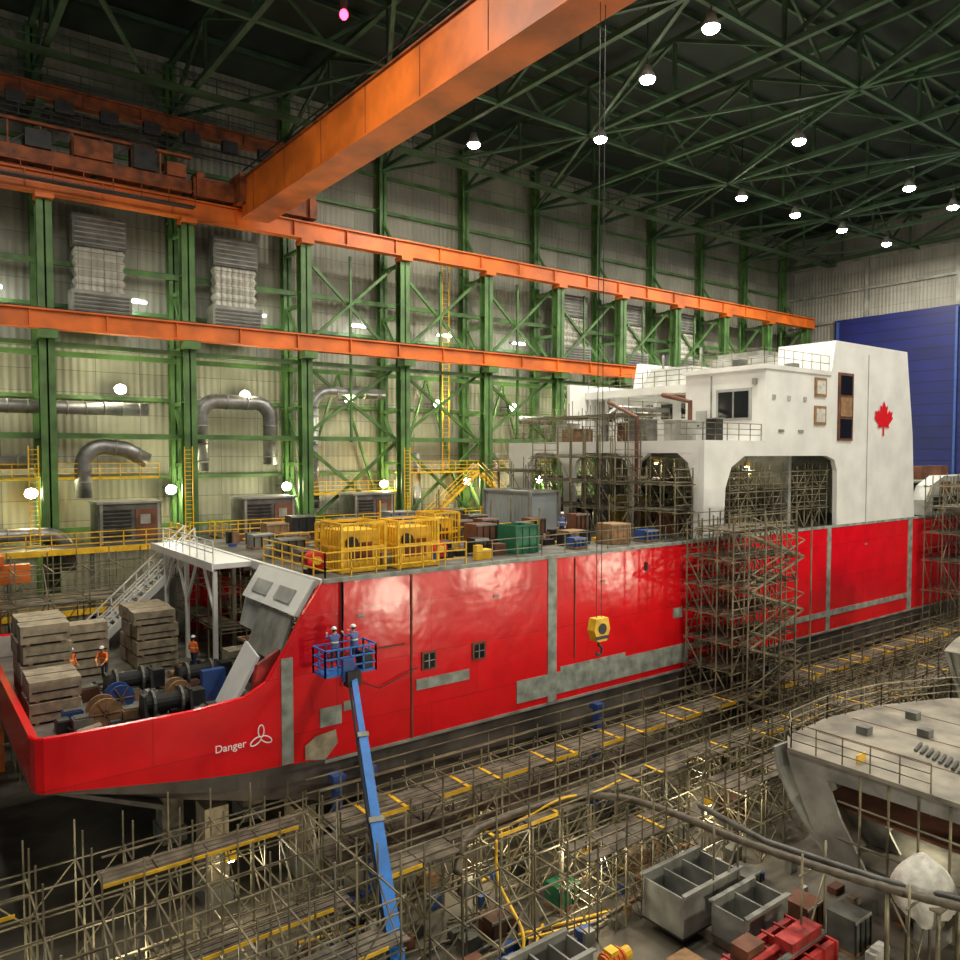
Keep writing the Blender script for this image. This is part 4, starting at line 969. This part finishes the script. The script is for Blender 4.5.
def bodymat(vest):
    if vest in BM: return BM[vest]
    m = bpy.data.materials.new('workwear_'+vest); m.use_nodes = True; nt = m.node_tree
    tc = nt.nodes.new('ShaderNodeTexCoord'); sp = nt.nodes.new('ShaderNodeSeparateXYZ'); nt.links.new(tc.outputs['Object'], sp.inputs[0])
    r = nt.nodes.new('ShaderNodeValToRGB'); r.color_ramp.interpolation = 'CONSTANT'
    mp = nt.nodes.new('ShaderNodeMath'); mp.operation = 'DIVIDE'; mp.inputs[1].default_value = 2.0; nt.links.new(sp.outputs['Z'], mp.inputs[0]); nt.links.new(mp.outputs[0], r.inputs['Fac'])
    vc = (.95, .18, .03, 1) if vest == 'hivis' else (.10, .14, .35, 1)
    el = r.color_ramp.elements; el[0].position = 0; el[0].color = (.02, .015, .01, 1); el[1].position = .055; el[1].color = (.03, .04, .09, 1)
    for p_, c_ in ((.47, vc), (.575, (.8, .8, .3, 1)), (.6, vc), (.745, (.55, .3, .2, 1))):
        e = el.new(p_); e.color = c_
    nt.links.new(r.outputs['Color'], nt.nodes['Principled BSDF'].inputs['Base Color']); nt.nodes['Principled BSDF'].inputs['Roughness'].default_value = .8
    BM[vest] = m; return m
for loc, rz, pose, v in (((6.6, 40.9, 8.0), .6, 'stand', 'hivis'), ((8.0, 40.6, 8.0), -.5, 'bend', 'hivis'), ((8.6, 44.6, 8.0), 1.2, 'stand', 'hivis'), ((12.0, 39.9, 8.0), 2.2, 'stand', 'hivis'),
                         ((14.3, 28.75, 10.1), math.pi-.2, 'reach', 'navy'), ((15.2, 28.7, 10.1), math.pi+.3, 'reach', 'navy'), ((22.8, 37.4, 13.61), .8, 'stand', 'hivis'), ((32.6, 34.8, 13.61), -1, 'stand', 'navy'),
                         ((53.2, 18.0, 8.02), .5, 'stand', 'hivis')):
    worker(loc, rz, pose, v)

# ------------------------------------------------------------ lamps
def light(name, kind, loc, power, col, parent, size=1.0, rot=(0, 0, 0)):
    l = bpy.data.lights.new(name, kind); l.energy = power; l.color = col
    if kind == 'AREA': l.shape = 'DISK'; l.size = size
    else: l.shadow_soft_size = size
    o = bpy.data.objects.new(name, l); COL.objects.link(o); o.location = loc; o.rotation_euler = rot; o.parent = parent
    return o
def highbay(x, y, z=45.3, power=3000):
    b = MB()
    b.tube((x, y, z+.9), (x, y, 51.75), .05, 'dark'); b.path([(x, y, z+.9), (x, y, z+.5), (x, y, z)], [.25, .35, .62], 'lgrey', 16, cap=True)
    b.ell((x, y, z-.06), .55, .55, .3, 'lamp', 16, 6)
    o = b.obj('high_bay_lamp', True)
    light('lamp_light', 'AREA', (x, y, z-.45), power, (1, .94, .80), o, 1.2)
for x, y in ((41.2, 30.8), (43.2, 37.6), (48.2, 47.0), (40.4, 54.3), (61.9, 37.2), (81.4, 37), (91.4, 37), (70.7, 48.8), (80.5, 48.7), (90.3, 48.6), (100.7, 48.4),
             (3, 46), (8, 30), (14, 36), (32, 20), (10, 14), (30, 6), (50, 14), (66, 20), (86, 18), (70, 4)):
    highbay(x, y, power=2000 if (x < 20 and y > 20) else 3200)
def walllamp(x, z, power, y=66.2):
    b = MB(); b.box(x-.35, x+.35, y, y+.25, z-.3, z+.3, 'dark'); b.ell((x, y-.08, z), .44, .28, .38, 'lampw', 12, 8); b.beam((x, y+.2, z), (x, 68.55, z+.1), .08, .08, 'dark')
    o = b.obj('floodlight', True)
    light('flood_light', 'POINT', (x, y-.8, z), power, (1, .93, .58), o, .3)
for k in range(-1, 9): walllamp(14.6+10*k, 24.0, 800)
for k in range(-1, 9): walllamp(18.3+10*k, 16.0, 800)
for k in range(-1, 9):
    x = 16.0+10*k; b = MB(); b.box(x-.9, x+.9, 66.8, 67.1, 31.2, 31.35, 'lgrey'); b.tube((x-.85, 66.9, 31.1), (x+.85, 66.9, 31.1), .11, 'tube', 8); b.box(x-.05, x+.05, 67.1, 68.55, 31.3, 31.4, 'dark')
    o = b.obj('fluorescent_light'); light('tube_light', 'POINT', (x, 66.5, 30.8), 200, (.95, 1, .92), o, .3)
for x, y, z, p_ in ((17.5, 34.5, 12.0, 120), (17.5, 42, 12.0, 220), (45, 38, 18.2, 160), (46, 45, 18.2, 160), (48, 32.4, 18.0, 80), (30, 22.0, 2.6, 260), (20, 27, 2.7, 240), (36, 27, 2.7, 220), (6, 25, 2.8, 320), (1, 27, 2.8, 240), (10, 29, 3.4, 160), (52, 25, 2.8, 240), (34, 14, 3.6, 200), (22, 22, 2.6, 220)):  # fill lamps added to brighten the floor, scaffolds and dark bays
    b = MB(); b.box(x-.2, x+.2, y-.1, y+.1, z+.05, z+.35, 'yellow'); b.ell((x, y, z+.03), .14, .1, .05, 'lampw', 10, 6); b.tube((x, y, z+.3), (x, y, z+.75), .03, 'dark')
    o = b.obj('added_fill_lamp'); light('added_fill_light', 'POINT', (x, y, z-.25), p_, (1, .88, .62), o, .2)
for (x, y, z, p_) in ((36, -1, 6.0, 1300), (47, -1, 7.5, 1500), (64, 0, 6.5, 1500), (18, -3, 7.0, 1400)):  # unseen lamps added on the camera side for hull highlights and foreground fill
    b = MB(); b.box(x-1, x+1, y-1.6, y-.2, .4, 1.5, 'yellow')
    for dx in (-.8, .8): b.tube((x+dx-.1, y-.9, .4), (x+dx+.1, y-.9, .4), .4, 'rubber', 14)
    b.tube((x, y-.6, 1.5), (x, y-.6, z+.6), .08, 'galv', 8); b.box(x-1.2, x+1.2, y-.6, y-.3, z-.5, z+.5, 'lgrey')
    for dx in (-.7, 0, .7): b.ell((x+dx, y-.28, z), .3, .06, .35, 'lampw', 12, 6)
    o = b.obj('added_highlight_rig'); light('added_highlight_light', 'AREA', (x, y-.1, z), p_, (1, .9, .68), o, 1.2, (math.radians(88), 0, 0))

# ------------------------------------------------------------ world + camera
w = bpy.data.worlds.new('world'); S.world = w; w.use_nodes = True
bg = w.node_tree.nodes['Background']; bg.inputs[0].default_value = (0.9, 0.95, 1, 1); bg.inputs[1].default_value = 0.16
cam = bpy.data.cameras.new('camera'); cam.lens = 36*780/960; cam.sensor_width = 36; cam.shift_y = .0073
cam.clip_end = 400
co = bpy.data.objects.new('camera', cam); COL.objects.link(co); co.location = (0, 0, 19)
co.rotation_euler = (math.radians(87.5), 0, math.radians(52.9-90)); S.camera = co
